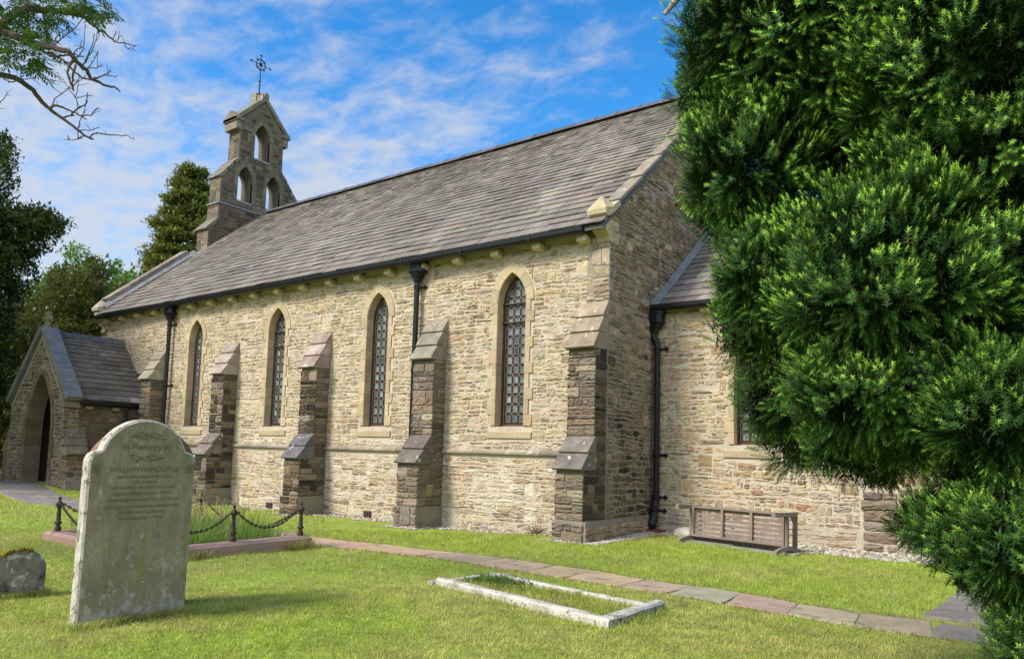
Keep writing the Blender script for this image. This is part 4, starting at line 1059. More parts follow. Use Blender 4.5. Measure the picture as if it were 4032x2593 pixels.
def chain(a, b, sag):
    a, b = np.array(a), np.array(b); n = int(np.linalg.norm(b - a) / .042) + 3; mb = MB()
    t = np.linspace(0, 1, n * 4); path = a + (b - a) * t[:, None]; path[:, 2] -= sag * (1 - (2 * t - 1) ** 2)
    for k in range(n):
        i = min(len(path) - 2, k * 4 + 1); p = path[i]; T = path[i + 1] - path[i - 1]; T /= np.linalg.norm(T)
        s = np.cross(T, (0, 0, 1)); s /= np.linalg.norm(s); up = np.cross(s, T)
        w = s if k % 2 else up
        th = np.linspace(0, 2 * math.pi, 9)
        mb.tube([p + T * .030 * math.cos(q) + w * .017 * math.sin(q) for q in th], .0065, 5, cap=False)
        if k % 2 == 0:
            mb.tube([p - up * .03, p + up * .03], [.002, .006], 4); mb.tube([p - s * .028, p + s * .028], [.006, .002], 4)
    o = mb.build('chain', M_RUST, plot); o.matrix_parent_inverse = pl_in
zt = .19 + .42
for a, b, sg in ((0, 1, .24), (1, 2, .25), (3, 4, .38), (0, 3, .40), (2, 4, .40)):
    pa, pb = np.array(pp[a]), np.array(pp[b]); dd = (pb - pa) / np.linalg.norm(pb - pa) * .06
    chain((*(pa + dd), zt), (*(pb - dd), zt), sg)

# ------------------------------------------------------------------ white kerbed grave
M_WHITE = material('white_lichened_marble', (.50, .46, .385), .9, .15, var=[(5, .7, 1.2)], spots=[(27, (.11, .098, .07), .575, .64), (6, (.27, .245, .175), .55, .66), (30, (.30, .28, .22), .63, .68)], bump=[(30, .7, .012)])
wk = tag(empty('grave_kerb', (-4.7, 7.1, 0)), 'low white lichened stone kerb around a grassy grave beside the path', 'grave kerb')
wk_in = Matrix.Translation((4.7, -7.1, 0))
def bar(a, b, w, zt, c=.018):
    a, b = np.array(a, float), np.array(b, float); L = np.linalg.norm(b[:2] - a[:2]); u = (b - a) / L; n = np.array((-u[1], u[0], 0))
    ns = max(2, int(L / .12)); mb = MB(); V = []
    for i in range(ns + 1):
        p = a + (b - a) * i / ns
        for q, z in ((-w / 2, -.12), (-w / 2, zt - c), (-w / 2 + c, zt), (w / 2 - c, zt), (w / 2, zt - c), (w / 2, -.12)):
            V.append(p + n * (q + RNG.normal(0, .003)) + np.array((0, 0, z + RNG.normal(0, .003))))
    F = [(i * 6 + j, i * 6 + j + 1, (i + 1) * 6 + j + 1, (i + 1) * 6 + j) for i in range(ns) for j in range(5)] + [tuple(range(5, -1, -1)), tuple(ns * 6 + j for j in range(6))]
    F = [f[::-1] for f in F]
    mb.add(np.array(V), F)
    o = mb.build('kerb', M_WHITE, wk); o.matrix_parent_inverse = wk_in
KA, KB, KC, KD = np.array((-6.08, 6.84, 0)), np.array((-5.86, 7.74, 0)), np.array((-3.40, 7.28, 0)), np.array((-3.42, 6.30, 0))
bar(KA + (-.02, -.08, 0), KB + (.02, .08, 0), .10, .045); bar(KB + (.09, -.02, 0), KC + (-.1, .0, .0), .10, .055); bar(KD + (.0, -.0, 0), KC + (.0, .07, 0), .13, .10, .022)
bar(KA + (.09, -.02, 0), KD + (.065, -.05, .0), .12, .09, .022)

# ------------------------------------------------------------------ bench lying on its back
M_WOOD = material('weathered_brown_wood', (.215, .165, .135), .75, .25, var=[(3, .85, 1.15), (26, .8, 1.2, (1, .12, .12))], bump=[(60, .25, .003, (1, .1, .1))])
bench = tag(empty('garden_bench', (0, 0, 0)), 'brown slatted wooden garden bench tipped over on its back on the lawn edge', 'bench')
def bpart(name, fn):
    mb = MB(); fn(mb); return mb.build(name, M_WOOD, bench)
BL = .92
def seat(mb):
    for k in range(6): mb.box((-BL + .05, -.245 + k * .083, .418), (BL - .05, -.245 + k * .083 + .056, .435))
bpart('seat_rail', lambda mb: mb.box((-BL, -.285, .355), (BL, -.250, .43)))
def rails(mb):
    mb.box((-BL, .235, .345), (BL, .275, .43))
bpart('seat', seat); bpart('seat_rail', lambda mb: rails(mb))
for x in (-BL + .0, -.30, .28, BL - .05):
    bpart('bearer', lambda mb: mb.box((x, -.25, .35), (x + .05, .235, .412)))
for sx in (-1, 1):
    x = sx * (BL + .033)
    bpart('front_leg', lambda mb: mb.box((x - .034, -.295, -.06), (x + .034, -.222, .66)))
    def rear(mb):
        pts = [(.34, 0), (.305, .12), (.28, .25), (.265, .40), (.275, .52), (.31, .72), (.355, .92)]
        for (a, z0), (b, z1) in zip(pts, pts[1:]):
            mb.add([(x - .03, a, z0), (x + .03, a, z0), (x + .03, a + .07, z0), (x - .03, a + .07, z0), (x - .03, b, z1), (x + .03, b, z1), (x + .03, b + .07, z1), (x - .03, b + .07, z1)], BOXF)
    bpart('rear_leg', rear)
    bpart('arm_rest', lambda mb: mb.box((x - .04, -.31, .66), (x + .04, .33, .69)))
    bpart('side_rail', lambda mb: mb.box((x - .022, -.225, .37), (x + .022, .265, .43)))
    bpart('bracket', lambda mb: mb.prism([(-.225, .66), (-.10, .66), (-.13, .60), (-.19, .56), (-.225, .50)], (x + .015, 0, 0), EY, EZ, EX, .03))
def back(mb):
    mb.add([(-BL, .365, .84), (BL, .365, .84), (BL, .41, .84), (-BL, .41, .84), (-BL, .38, .92), (BL, .38, .92), (BL, .425, .92), (-BL, .425, .92)], BOXF)
    mb.box((-BL, .28, .50), (BL, .32, .55))
    for k in range(17):
        xx = -BL + .07 + k * (2 * BL - .19) / 16
        mb.add([(xx, .29, .55), (xx + .05, .29, .55), (xx + .05, .31, .55), (xx, .31, .55), (xx, .385, .85), (xx + .05, .385, .85), (xx + .05, .405, .85), (xx, .405, .85)], BOXF)
bpart('backrest', back)
bench.rotation_euler = (math.radians(-92), 0, math.radians(-12))
bench.location = (-4.70, 12.80, .43)

# stones and weeds near the wall
M_ROCK = material('pale_limestone', None, .92, .15, var=[(7, .8, 1.2)], bump=[(25, .6, .015)])
def rock(name, c, s, col, seed, label, cat):
    bm = bmesh.new(); bmesh.ops.create_icosphere(bm, subdivisions=3, radius=1); rr = np.random.default_rng(seed)
    ph = rr.uniform(0, 6, (6, 3)); fr = rr.uniform(1.5, 4, (6, 3))
    V = np.array([v.co[:] for v in bm.verts]); F = [tuple(v.index for v in f.verts) for f in bm.faces]; bm.free()
    n = sum(np.sin(V @ fr[i] + ph[i, 0]) for i in range(6)) * .05
    V = V * (1 + n[:, None]); V = np.round(V * 5) / 5 * .35 + V * .65
    mb = MB(); mb.add(V * np.array(s) + np.array(c), F, col); o = mb.build(name, M_ROCK); tag(o, label, cat); return o
rock('rock', (-6.02, 14.30, .05), (.30, .20, .15), (.44, .41, .34), 3, 'pale angular boulder between the downpipe foot and the tipped bench', 'rock')
for k, (x, y, w, dd, a, wd) in enumerate(((-5.2, 13.42, .5, .28, .1, 'left end'), (-4.5, 13.30, .36, .26, -.12, 'middle'), (-3.9, 13.15, .4, .24, -.1, 'right end'))):
    ca, sa = math.cos(a), math.sin(a); z = float(gz(x, y)) + .012
    q = [(x + ca * p - sa * r, y + sa * p + ca * r) for p, r in ((-w, -dd), (w, -dd * .8), (w * .9, dd), (-w * .92, dd * .9))]
    mb = MB(); mb.add([(p[0], p[1], z - .05) for p in q] + [(p[0], p[1], z + .02) for p in q], BOXF, np.array((.27, .27, .22)) * RNG.uniform(.85, 1.1))
    o = mb.build('paving_slab', M_ROCK); tag(o, 'grey green paving slab in the grass under the %s of the tipped bench' % wd, 'paving', 'paving slabs under the bench')
# ------------------------------------------------------------------ path, ground, gravel
PXS = [-36, -28, -25, -20.5, -17.5, -12, -10.5, -6.5, -3.2, -1.75, 1.6]
PFAR = [10.0, 10.0, 9.95, 9.05, 8.85, 8.75, 8.72, 9.14, 8.85, 8.70, 8.75]
PNEAR = [8.6, 8.6, 8.5, 7.72, 7.8, 8.02, 8.08, 8.38, 8.12, 8.0, 7.95]
def path_mask(x, y, g=0.0):
    return ((y > np.interp(x, PXS, PNEAR) - g) & (y < np.interp(x, PXS, PFAR) + g) & (x > -36) & (x < 1.6)) | ((x > np.interp(y, [8.5, 14.5], [-1.20, -.85]) - g) & (x < np.interp(y, [8.5, 14.5], [-.25, .1]) + g) & (y > 8.4) & (y < 14.5))
M_FLAG = material('flagstone', None, .8, .25, var=[(2.2, .8, 1.2), (12, .85, 1.15)], spots=[(2.6, (.10, .09, .08), .57, .70, (1, 2.2, 1)), (9, (.34, .31, .26), .63, .72)], bump=[(14, .5, .012), (60, .3, .004)])
mb = MB()
def flag(q, col):
    q = np.array(q); c = q.mean(0); n = 4; P = []
    for i in range(4):
        for t in (0, .33, .67): P.append(q[i] + (q[(i + 1) % 4] - q[i]) * t)
    P = np.array(P); P = c + (P - c) * .985 + RNG.normal(0, .008, P.shape); k = len(P)
    z = gz(P[:, 0], P[:, 1]); t = RNG.normal(0, .004)
    A = np.c_[P, z - .05]; B = np.c_[P, z + .012 + t]; Cc = np.c_[c + (P - c) * .96, z + .019 + t]
    F = [(i, (i + 1) % k, k + (i + 1) % k, k + i) for i in range(k)] + [(k + i, k + (i + 1) % k, 2 * k + (i + 1) % k, 2 * k + i) for i in range(k)] + [tuple(2 * k + i for i in range(k))]
    mb.add(np.vstack([A, B, Cc]), F, col)
x = -35.5
while x < 1.4:
    L = RNG.uniform(.62, 1.05); x1 = x + L
    nf = lambda xx: (np.interp(xx, PXS, PNEAR), np.interp(xx, PXS, PFAR))
    a, b = nf(x + .008), nf(x1 - .008); sk = RNG.uniform(-.06, .06)
    f = np.clip((x + 4.2) / 2.5, 0, 1)
    col = (1 + RNG.normal(0, .05, 3)) * (np.array((.40, .295, .185)) * (1 - f) + np.array((.30, .245, .165)) * f) * RNG.uniform(.85, 1.15)
    if x > -1.5: col = np.array((.205, .175, .14)) * RNG.uniform(.85, 1.1)
    if x < -14: col = np.array((.20, .175, .155)) * RNG.uniform(.85, 1.1)
    wide = a[1] - a[0] > 1.0
    if wide:
        m0 = a[0] + (a[1] - a[0]) * RNG.uniform(.42, .58)
        flag([(x + .008, a[0]), (x1 - .008, b[0]), (x1 - .008, m0 - .008), (x + .008, m0 - .008)], col); flag([(x + .008, m0 + .008), (x1 - .008, m0 + .008), (x1 - .008, b[1]), (x + .008, a[1])], col * RNG.uniform(.85, 1.15))
    else: flag([(x + sk, a[0]), (x1 + sk, b[0]), (x1 - sk, b[1]), (x - sk, a[1])], col)
    x = x1
y = 8.9
while y < 14.4:
    y1 = y + RNG.uniform(.6, .95); e = lambda yy: (np.interp(yy, [8.5, 14.5], [-1.20, -.85]), np.interp(yy, [8.5, 14.5], [-.25, .1]))
    a, b = e(y), e(y1); flag([(a[0], y + .01), (a[1], y + .01), (b[1], y1 - .005), (b[0], y1 - .005)], np.array((.20, .172, .142)) * RNG.uniform(.8, 1.2)); y = y1
tag(mb.build('path', M_FLAG), kind='structure')

class VNoise:
    def __init__(s, seed, cell):
        s.g = np.random.default_rng(seed).random((128, 128)); s.c = cell
    def __call__(s, x, y):
        u = np.asarray(x) / s.c; v = np.asarray(y) / s.c; i = np.floor(u).astype(int); j = np.floor(v).astype(int); f = u - i; h = v - j
        f = f * f * (3 - 2 * f); h = h * h * (3 - 2 * h); g = lambda a, b: s.g[a % 128, b % 128]
        return (g(i, j) * (1 - f) + g(i + 1, j) * f) * (1 - h) + (g(i, j + 1) * (1 - f) + g(i + 1, j + 1) * f) * h
N1, N2, N3, N4 = VNoise(1, 1.3), VNoise(2, .42), VNoise(3, 3.1), VNoise(4, .17)

gx = np.unique(np.concatenate([np.linspace(-500, -42, 16), np.arange(-42, 8, .25), np.linspace(8, 500, 16)]))
gy = np.unique(np.concatenate([np.linspace(-500, -6, 14), np.arange(-6, 30, .25), np.linspace(30, 500, 16)]))
GX, GY = np.meshgrid(gx, gy, indexing='ij'); GZ = gz(GX, GY)
far = np.clip((np.hypot(GX, GY) - 60) / 60, 0, 1); GZ = GZ * (1 - far)
nx, ny = GX.shape
idx = np.arange(nx * ny).reshape(nx, ny)
quads = np.stack([idx[:-1, :-1], idx[1:, :-1], idx[1:, 1:], idx[:-1, 1:]], -1).reshape(-1, 4)
M_GROUND = material('turf', (.25, .30, .05), .95, .1, var=[(1.1, .8, 1.2), (9, .7, 1.3), (60, .65, 1.35)], spots=[(2.4, (.26, .235, .085), .58, .72), (22, (.10, .085, .035), .64, .74)], bump=[(40, .8, .02)])
mb = MB(); mb.add(np.c_[GX.ravel(), GY.ravel(), GZ.ravel()], quads)
tag(mb.build('ground', M_GROUND, None, True), kind='structure')

LX = [-6.92, -6.62, -6.50, -6.1, -5.6, -5.1, -3.7, -3, -2, 1]
LY = [11.50, 11.75, 14.05, 14.1, 13.62, 13.42, 13.25, 13.45, 13.55, 13.6]
def wall_limit(x):
    x = np.asarray(x, float)
    l = np.where(x < -6.95, 12.22 + .08 * np.sin(x * 3) , np.interp(x, LX, LY) + .03 * np.sin(x * 9))
    for b in BX: l = np.where(np.abs(x - b) < .46, 11.52 + .04 * np.sin(x * 7), l)
    l = np.where((x < PX + PW + .5) & (x > PX - PW - .5), PY - .1, l)
    l = np.where(x <= PX - PW - .5, 24, l)
    return l
def in_plot(x, y, g=0): return (x > X0 - g) & (x < X1 + g) & (y > PYa - g) & (y < PYb + g)
def in_poly(x, y, Q):
    r = np.ones(np.shape(x), bool)
    for i in range(len(Q)):
        a, b = Q[i], Q[(i + 1) % len(Q)]; r &= (b[0] - a[0]) * (y - a[1]) - (b[1] - a[1]) * (x - a[0]) >= 0
    return r
KQ = [KD[:2], KC[:2], KB[:2], KA[:2]]
KQo = [KD[:2] + (.07, -.07), KC[:2] + (.07, .07), KB[:2] + (-.07, .07), KA[:2] + (-.07, -.07)]; KQi = [KD[:2] + (-.1, .1), KC[:2] + (-.1, -.1), KB[:2] + (.1, -.1), KA[:2] + (.1, .1)]
def lawn(x, y):
    ok = ~path_mask(x, y, .005 + .03 * (N2(x * 3, y * 3) - .6)) & (y < wall_limit(x)) & ~in_plot(x, y, -.01)
    ok &= ~(in_poly(x, y, KQo) & ~in_poly(x, y, KQi))
    ok &= ~((np.abs(x + 6.83) < .05) & (np.abs(y - 3.54) < .5)) & ~((np.abs(x + 8.6) < .04) & (np.abs(y - 3.255) < .27))
    return ok
# gravel strip
M_GRAVEL = material('gravel', None, .9, .2, var=[(40, .75, 1.25)])
ico = None
bm = bmesh.new(); bmesh.ops.create_icosphere(bm, subdivisions=1, radius=1); IV = np.array([v.co[:] for v in bm.verts]); IF = np.array([[v.index for v in f.verts] for f in bm.faces]); bm.free()
mb = MB()
def pebbles(n, xr, yr, ok, s=(.012, .038)):
    x = RNG.uniform(*xr, n); y = RNG.uniform(*yr, n); k = ok(x, y); x, y = x[k], y[k]; n = len(x)
    if n == 0: return
    sc = RNG.uniform(*s, (n, 1, 1)) * RNG.uniform(.6, 1.3, (n, 1, 3)) * np.array((1, 1, .65))
    P = (IV[None] + RNG.normal(0, .16, (n, len(IV), 3))) * sc + np.stack([x, y, gz(x, y) + .012], -1)[:, None]
    F = (IF[None] + (np.arange(n) * len(IV))[:, None, None]).reshape(-1, 3)
    c = np.array((.42, .37, .30)) * RNG.uniform(.45, 1.35, (n, 1)) * (1 + RNG.normal(0, .05, (n, 3)))
    mb.add(P.reshape(-1, 3), F, np.repeat(c, len(IV), 0))
pebbles(2600, (-7.1, -6.45), (11.45, 14.6), lambda x, y: (y > wall_limit(x) - .06) & (x > -6.93 + .06))
pebbles(3000, (-6.9, -.9), (13.2, 14.66), lambda x, y: (y > wall_limit(x) - .05))
pebbles(5200, (-23, -6.9), (11.4, 12.6), lambda x, y: (y > wall_limit(x) - .04))
tag(mb.build('gravel', M_GRAVEL), 'grey gravel strip along the foot of the church walls', 'gravel', kind='stuff')

# ------------------------------------------------------------------ grass
M_GRASS = material('grass_blade', None, .55, .25, trans=.35)
def blades(mb, x, y, h, w, lean, col, z=None, seg=2):
    n = len(x); a = RNG.uniform(0, 2 * math.pi, n); la = RNG.uniform(0, 2 * math.pi, n)
    z = gz(x, y) if z is None else z
    base = np.c_[x, y, z - .004]; side = np.c_[np.cos(a), np.sin(a), np.zeros(n)] * (w / 2)[:, None]
    ld = np.c_[np.cos(la), np.sin(la), np.zeros(n)] * (lean * h)[:, None]; up = np.array((0, 0, 1.0))
    if seg == 1:
        V = np.stack([base - side, base + side, base + ld + up * h[:, None]], 1); F = np.arange(n * 3).reshape(n, 3)
        mb.add(V.reshape(-1, 3), F, np.repeat(col, 3, 0))
    else:
        m = base + ld * .30 + up * (.58 * h)[:, None]
        V = np.stack([base - side, base + side, m + side * .8, m - side * .8, base + ld + up * (h * (1 - .25 * lean))[:, None]], 1)
        q = np.arange(n)[:, None] * 5
        mb.add(V.reshape(-1, 3), q + np.array([0, 1, 2, 3]), np.repeat(col, 5, 0))
        mb.Fl.append((q + np.array([3, 2, 4]) + mb.n - n * 5).ravel()); mb.Fn.append(np.full(n, 3)); mb.Fm.append(np.zeros(n, int))
def grass_col(x, y, n):
    p = N1(x, y) * .5 + N2(x, y) * .4 + N3(x, y) * .3 + N4(x, y) * .3 - .11 + RNG.normal(0, .10, n) - .12 * (y > 8.9)
    dry = np.clip((p - .50 - .06 * (y > 8.9)) * 3.6, 0, 1)[:, None]
    g = np.clip(RNG.normal(.5, .28, n), 0, 1)[:, None]
    c = np.array((.21, .31, .034)) * (1 - g) + np.array((.50, .555, .08)) * g
    c = c * (1 - .75 * dry) + np.array((.52, .46, .17)) * .75 * dry
    c *= (.72 + .56 * N4(x + 7, y * 1.3))[:, None]
    st = RNG.random(n) < .07
    c[st] = np.array((.44, .37, .19)) * RNG.uniform(.7, 1.1, (st.sum(), 1))
    return c * RNG.uniform(.75, 1.2, (n, 1))
mb = MB()
def sow(n, r0, r1, a0, a1, hm, wm, seg):
    r = np.sqrt(RNG.uniform(r0 * r0, r1 * r1, n)); a = np.radians(RNG.uniform(a0, a1, n)); x, y = -r * np.sin(a), r * np.cos(a)
    k = lawn(x, y); x, y = x[k], y[k]; n = len(x)
    h = hm * RNG.uniform(.5, 1.35, n) * (.75 + .5 * N2(x, y)); w = wm * RNG.uniform(.6, 1.3, n)
    far_side = y > np.interp(x, PXS, PFAR)
    h = h * np.where(y > np.interp(x, PXS, PFAR), 1.15, 1.0)
    blades(mb, x, y, h, w, RNG.uniform(.15, 1.25, n), grass_col(x, y, n), seg=seg)
sow(210000, 2.3, 4.6, -8, 80, .034, .0040, 2)
sow(190000, 4.6, 9, -8, 80, .037, .0055, 2)
sow(170000, 9, 15.5, 0, 80, .042, .008, 1)
sow(110000, 15.5, 40, 50, 82, .055, .016, 1)
# longer tufts against stones and kerbs
def tuft_line(p, q, n, h, spread):
    t = RNG.random(n); x = p[0] + (q[0] - p[0]) * t + RNG.normal(0, spread, n); y = p[1] + (q[1] - p[1]) * t + RNG.normal(0, spread, n)
    k = lawn(x, y) | in_poly(x, y, KQi); x, y = x[k], y[k]; n = len(x)
    blades(mb, x, y, h * RNG.uniform(.5, 1.4, n), np.full(n, .005) * RNG.uniform(.7, 1.4, n), RNG.uniform(.3, 1.3, n), grass_col(x, y, n) * .95)
tuft_line((-6.7, 3.02), (-6.7, 4.06), 1500, .085, .035); tuft_line((-6.72, 3.0), (-6.95, 3.0), 260, .07, .03)
tuft_line((-8.5, 2.95), (-8.5, 3.5), 450, .08, .03); tuft_line((-8.5, 3.52), (-8.66, 3.54), 160, .09, .03)
tuft_line((X1 + .03, PYa), (X1 + .03, PYb), 1500, .055, .03); tuft_line((X1 + .02, PYb - .5), (X1 + .02, PYb + .02), 350, .2, .03); tuft_line((X1 + .03, PYa), (X1 + .03, PYa + .9), 420, .17, .04)
for a, b in ((KA, KD), (KD, KC), (KC, KB), (KB, KA)): tuft_line(a[:2], b[:2], 1500, .075, .09)
n = 12000; x = RNG.uniform(-6.1, -3.3, n); y = RNG.uniform(6.2, 7.8, n); k = in_poly(x, y, KQi); x, y = x[k], y[k]; n = len(x)
blades(mb, x, y, .075 * RNG.uniform(.5, 1.5, n), np.full(n, .006), RNG.uniform(.3, 1.3, n), grass_col(x, y, n) * .92)
t = RNG.uniform(-14, 1, 3600); s_ = RNG.integers(0, 2, 3600)
x = t; y = np.where(s_ == 0, np.interp(t, PXS, PNEAR) - RNG.exponential(.02, 3600) - .005, np.interp(t, PXS, PFAR) + RNG.exponential(.02, 3600) + .005); k = ~in_plot(x, y, .02); x, y = x[k], y[k]; n = len(x)
blades(mb, x, y, .05 * RNG.uniform(.4, 1.4, n), np.full(n, .006), RNG.uniform(.5, 1.6, n), np.array((.34, .28, .13)) * RNG.uniform(.5, 1.2, (n, 1)))
tag(mb.build('lawn_grass', M_GRASS), 'short sunlit lawn grass with yellowish dry patches across the churchyard', 'grass', kind='stuff')
# tall meadow grass inside the granite plot and rank weeds by the wall
mb = MB()
def tall(n, xr, yr, hm, ok=None, straw=.12):
    x = RNG.uniform(*xr, n); y = RNG.uniform(*yr, n)
    h = hm * RNG.uniform(.4, 1.3, n); c = np.array((.20, .33, .05)) * RNG.uniform(.6, 1.5, (n, 1)); s = RNG.random(n) < straw
    c[s] = np.array((.40, .36, .17)) * RNG.uniform(.6, 1.2, (s.sum(), 1))
    blades(mb, x, y, h, .009 * RNG.uniform(.6, 1.5, n), RNG.uniform(.1, .75, n), c)
tall(9000, (X0 + .3, X1 - .3), (PYa + .3, PYb - .3), .40)
tall(500, (X0 + .3, X1 - .6), (PYa + .4, PYb - .3), .55, None, .45)
tall(260, (-12.6, -11.2), (7.95, 8.1), .5, None, .3)
for k in range(64):
    x, y = RNG.uniform(-12.4, -10.0), RNG.uniform(5.6, 7.6); h = RNG.uniform(.5, .95); z0 = float(gz(x, y)); dx, dy = RNG.normal(0, .07, 2)
    c = np.array((.40, .34, .15)) if k % 4 else np.array((.34, .19, .10))
    mb.tube([(x, y, z0), (x + dx * .4, y + dy * .4, z0 + h * .6), (x + dx, y + dy, z0 + h)], [.0035, .0028, .002], 4, c)
    m = 26; t = RNG.uniform(.6, 1, m); px = x + dx * t + RNG.normal(0, .012, m); py = y + dy * t + RNG.normal(0, .012, m)
    blades(mb, px, py, np.full(m, .035), np.full(m, .010), RNG.uniform(.4, 1, m), np.tile(c * 1.25, (m, 1)), z=z0 + h * t)
tag(mb.build('meadow_grass', M_GRASS), 'tall unmown grass and seed stalks growing inside the granite kerbed plot', 'grass', kind='stuff')
# broad leaved plants in the white kerbed grave
mb = MB()
for k in range(70):
    f = RNG.random(); p = KB[:2] + (KA[:2] - KB[:2]) * RNG.uniform(.05, .6) + np.array((.14 + abs(RNG.normal(0, .35)), 0)) + RNG.normal(0, .05, 2); m = 9
    x = p[0] + RNG.normal(0, .02, m); y = p[1] + RNG.normal(0, .02, m)
    blades(mb, x, y, RNG.uniform(.06, .14, m), np.full(m, .016), RNG.uniform(.4, 1.3, m), np.array((.085, .16, .03)) * RNG.uniform(.7, 1.3, (m, 1)))
tag(mb.build('weeds', M_GRASS), 'clump of broad leaved weeds inside the far end of the white kerbed grave', 'weeds', kind='stuff')
M_TWIG = material('dry_twig', (.12, .07, .05), .9, .1, var=[(20, .6, 1.5)])
mb = MB()
for k in range(60):
    a = RNG.uniform(0, 6.28); L = RNG.uniform(.12, .34); e = RNG.uniform(.1, 1.1); b = np.array((-8.31 + RNG.normal(0, .05), 12.28 + RNG.normal(0, .03), float(gz(-8.3, 12.2))))
    d2 = np.array((math.cos(a) * math.cos(e), math.sin(a) * math.cos(e) * .6, math.sin(e)))
    mb.tube([b, b + d2 * L * .6 + (0, 0, .01), b + d2 * L + (RNG.normal(0, .03), RNG.normal(0, .03), -.01)], [.006, .004, .002], 4)
o = mb.build('dead_shrub', M_TWIG); tag(o, 'cut back dead brown shrub at the foot of the wall beside the corner buttress', 'shrub')

# ------------------------------------------------------------------ trees
M_BARK = material('bark', (.12, .095, .075), .95, .1, var=[(6, .6, 1.4), (30, .7, 1.3, (1, 1, .2))], bump=[(20, .8, .02, (1, 1, .25))])
M_LEAF = material('leaf', None, .45, .3, trans=.3)
M_NEEDLE = material('yew_needle', None, .5, .2, trans=.25)
def dpt(px, py, dist, unit=1.6835):
    v = d_ * 2912 + r_ * (px * unit - 2016) - u_ * (py * unit - 1512); v.normalize()
    return np.array(EYE + v * dist)
def frames(D):
    D = D / np.linalg.norm(D, axis=1)[:, None]
    ref = np.where(np.abs(D[:, 2:3]) < .9, np.array([[0, 0, 1.0]]), np.array([[1.0, 0, 0]]))
    A = np.cross(D, ref); A /= np.linalg.norm(A, axis=1)[:, None]; B = np.cross(A, D)
    return A, B, D
# ---- the great yew
def shoot_template(rng, n=27):
    V, T, Tip = [], [], []
    for k in range(n):
        f = k / (n - 1); z = .015 + .115 * f ** .85; a = k * 2.39996 + rng.normal(0, .2)
        el = math.radians(8 + 38 * f + (34 * max(0, f - .82) / .18)) + rng.normal(0, .12); L = .037 * (1 - .25 * f) * rng.uniform(.8, 1.15) * (.75 if f > .9 else 1)
        dr = np.array((math.cos(a) * math.cos(el), math.sin(a) * math.cos(el), math.sin(el))); sd = np.array((-math.sin(a), math.cos(a), 0)) * .0034
        b = np.array((0, 0, z))
        V += [b + sd, b + dr * L - np.array((0, 0, .004)), b - sd]; T += [f] * 3
    return np.array(V), np.array(T)
yew = tag(empty('yew_tree', (.9, 6.3, 0)), 'large dense green yew tree with bright young shoots beside the flagstone path and tipped bench', 'tree')
ywi = Matrix.Translation((-.9, -6.3, 0))
LOBES = [(1745, 60, 150, 5.0), (1705, 210, 120, 4.95), (1755, 360, 150, 5.1), (1700, 470, 92, 5.2), (1880, 230, 170, 5.0), (1900, 60, 190, 5.2), (2080, 120, 210, 5.0), (2060, 330, 180, 4.9), (2300, 100, 210, 4.8), (2290, 330, 200, 4.6),
         (1950, 520, 215, 4.7), (1800, 640, 130, 4.9), (1755, 760, 95, 5.0), (1880, 770, 180, 4.7), (2080, 640, 220, 4.5), (2290, 560, 200, 4.5), (2380, 420, 140, 4.2), (2020, 880, 170, 4.6), (1830, 930, 100, 5.0), (1880, 1000, 110, 4.95), (1985, 1040, 90, 4.9), (2200, 850, 210, 4.4), (2370, 760, 190, 4.2), (2330, 960, 130, 4.2),
         (2085, 1000, 110, 5.3), (2050, 1090, 52, 5.0), (2200, 980, 120, 5.4),
         (2320, 1120, 105, 4.3), (2400, 1060, 110, 4.1), (2250, 1215, 108, 4.5), (2330, 1270, 120, 4.3), (2160, 1225, 60, 4.7), (2400, 1240, 120, 4.2), (2340, 1335, 58, 4.6), (2395, 1440, 60, 4.5), (2440, 1510, 85, 4.4), (2375, 1400, 35, 4.6), (2450, 1380, 92, 4.6),
         (2600, 300, 300, 5.2), (2620, 800, 300, 5.0), (2600, 1200, 240, 4.9), (2150, -180, 330, 5.6), (2500, -250, 350, 5.6), (1850, -120, 190, 5.5)]
LOBES = [(a, b, c, e + (.38 if k % 3 == 1 else -.22 if k % 3 == 2 else 0)) for k, (a, b, c, e) in enumerate(LOBES)]
LC_ = np.array([dpt(a, b, e) for a, b, c, e in LOBES]); LR_ = np.array([c / 1729 * e + .005 for a, b, c, e in LOBES])
XTRA = [((1.2, 7.2, 3.4), 1.35), ((.4, 6.9, 4.6), 1.3), ((2.0, 6.2, 4.0), 1.4), ((.2, 7.0, 2.4), 1.0), ((1.6, 7.0, 1.7), 1.1), ((2.3, 6.0, 2.2), 1.2), ((1.2, 6.2, 5.6), 1.3)]
LC_ = np.vstack([LC_, [a for a, b in XTRA]]); LR_ = np.concatenate([LR_, [b for a, b in XTRA]])
rgy = np.random.default_rng(11)
pos, nrm, dep = [], [], []
eye = np.array(EYE)
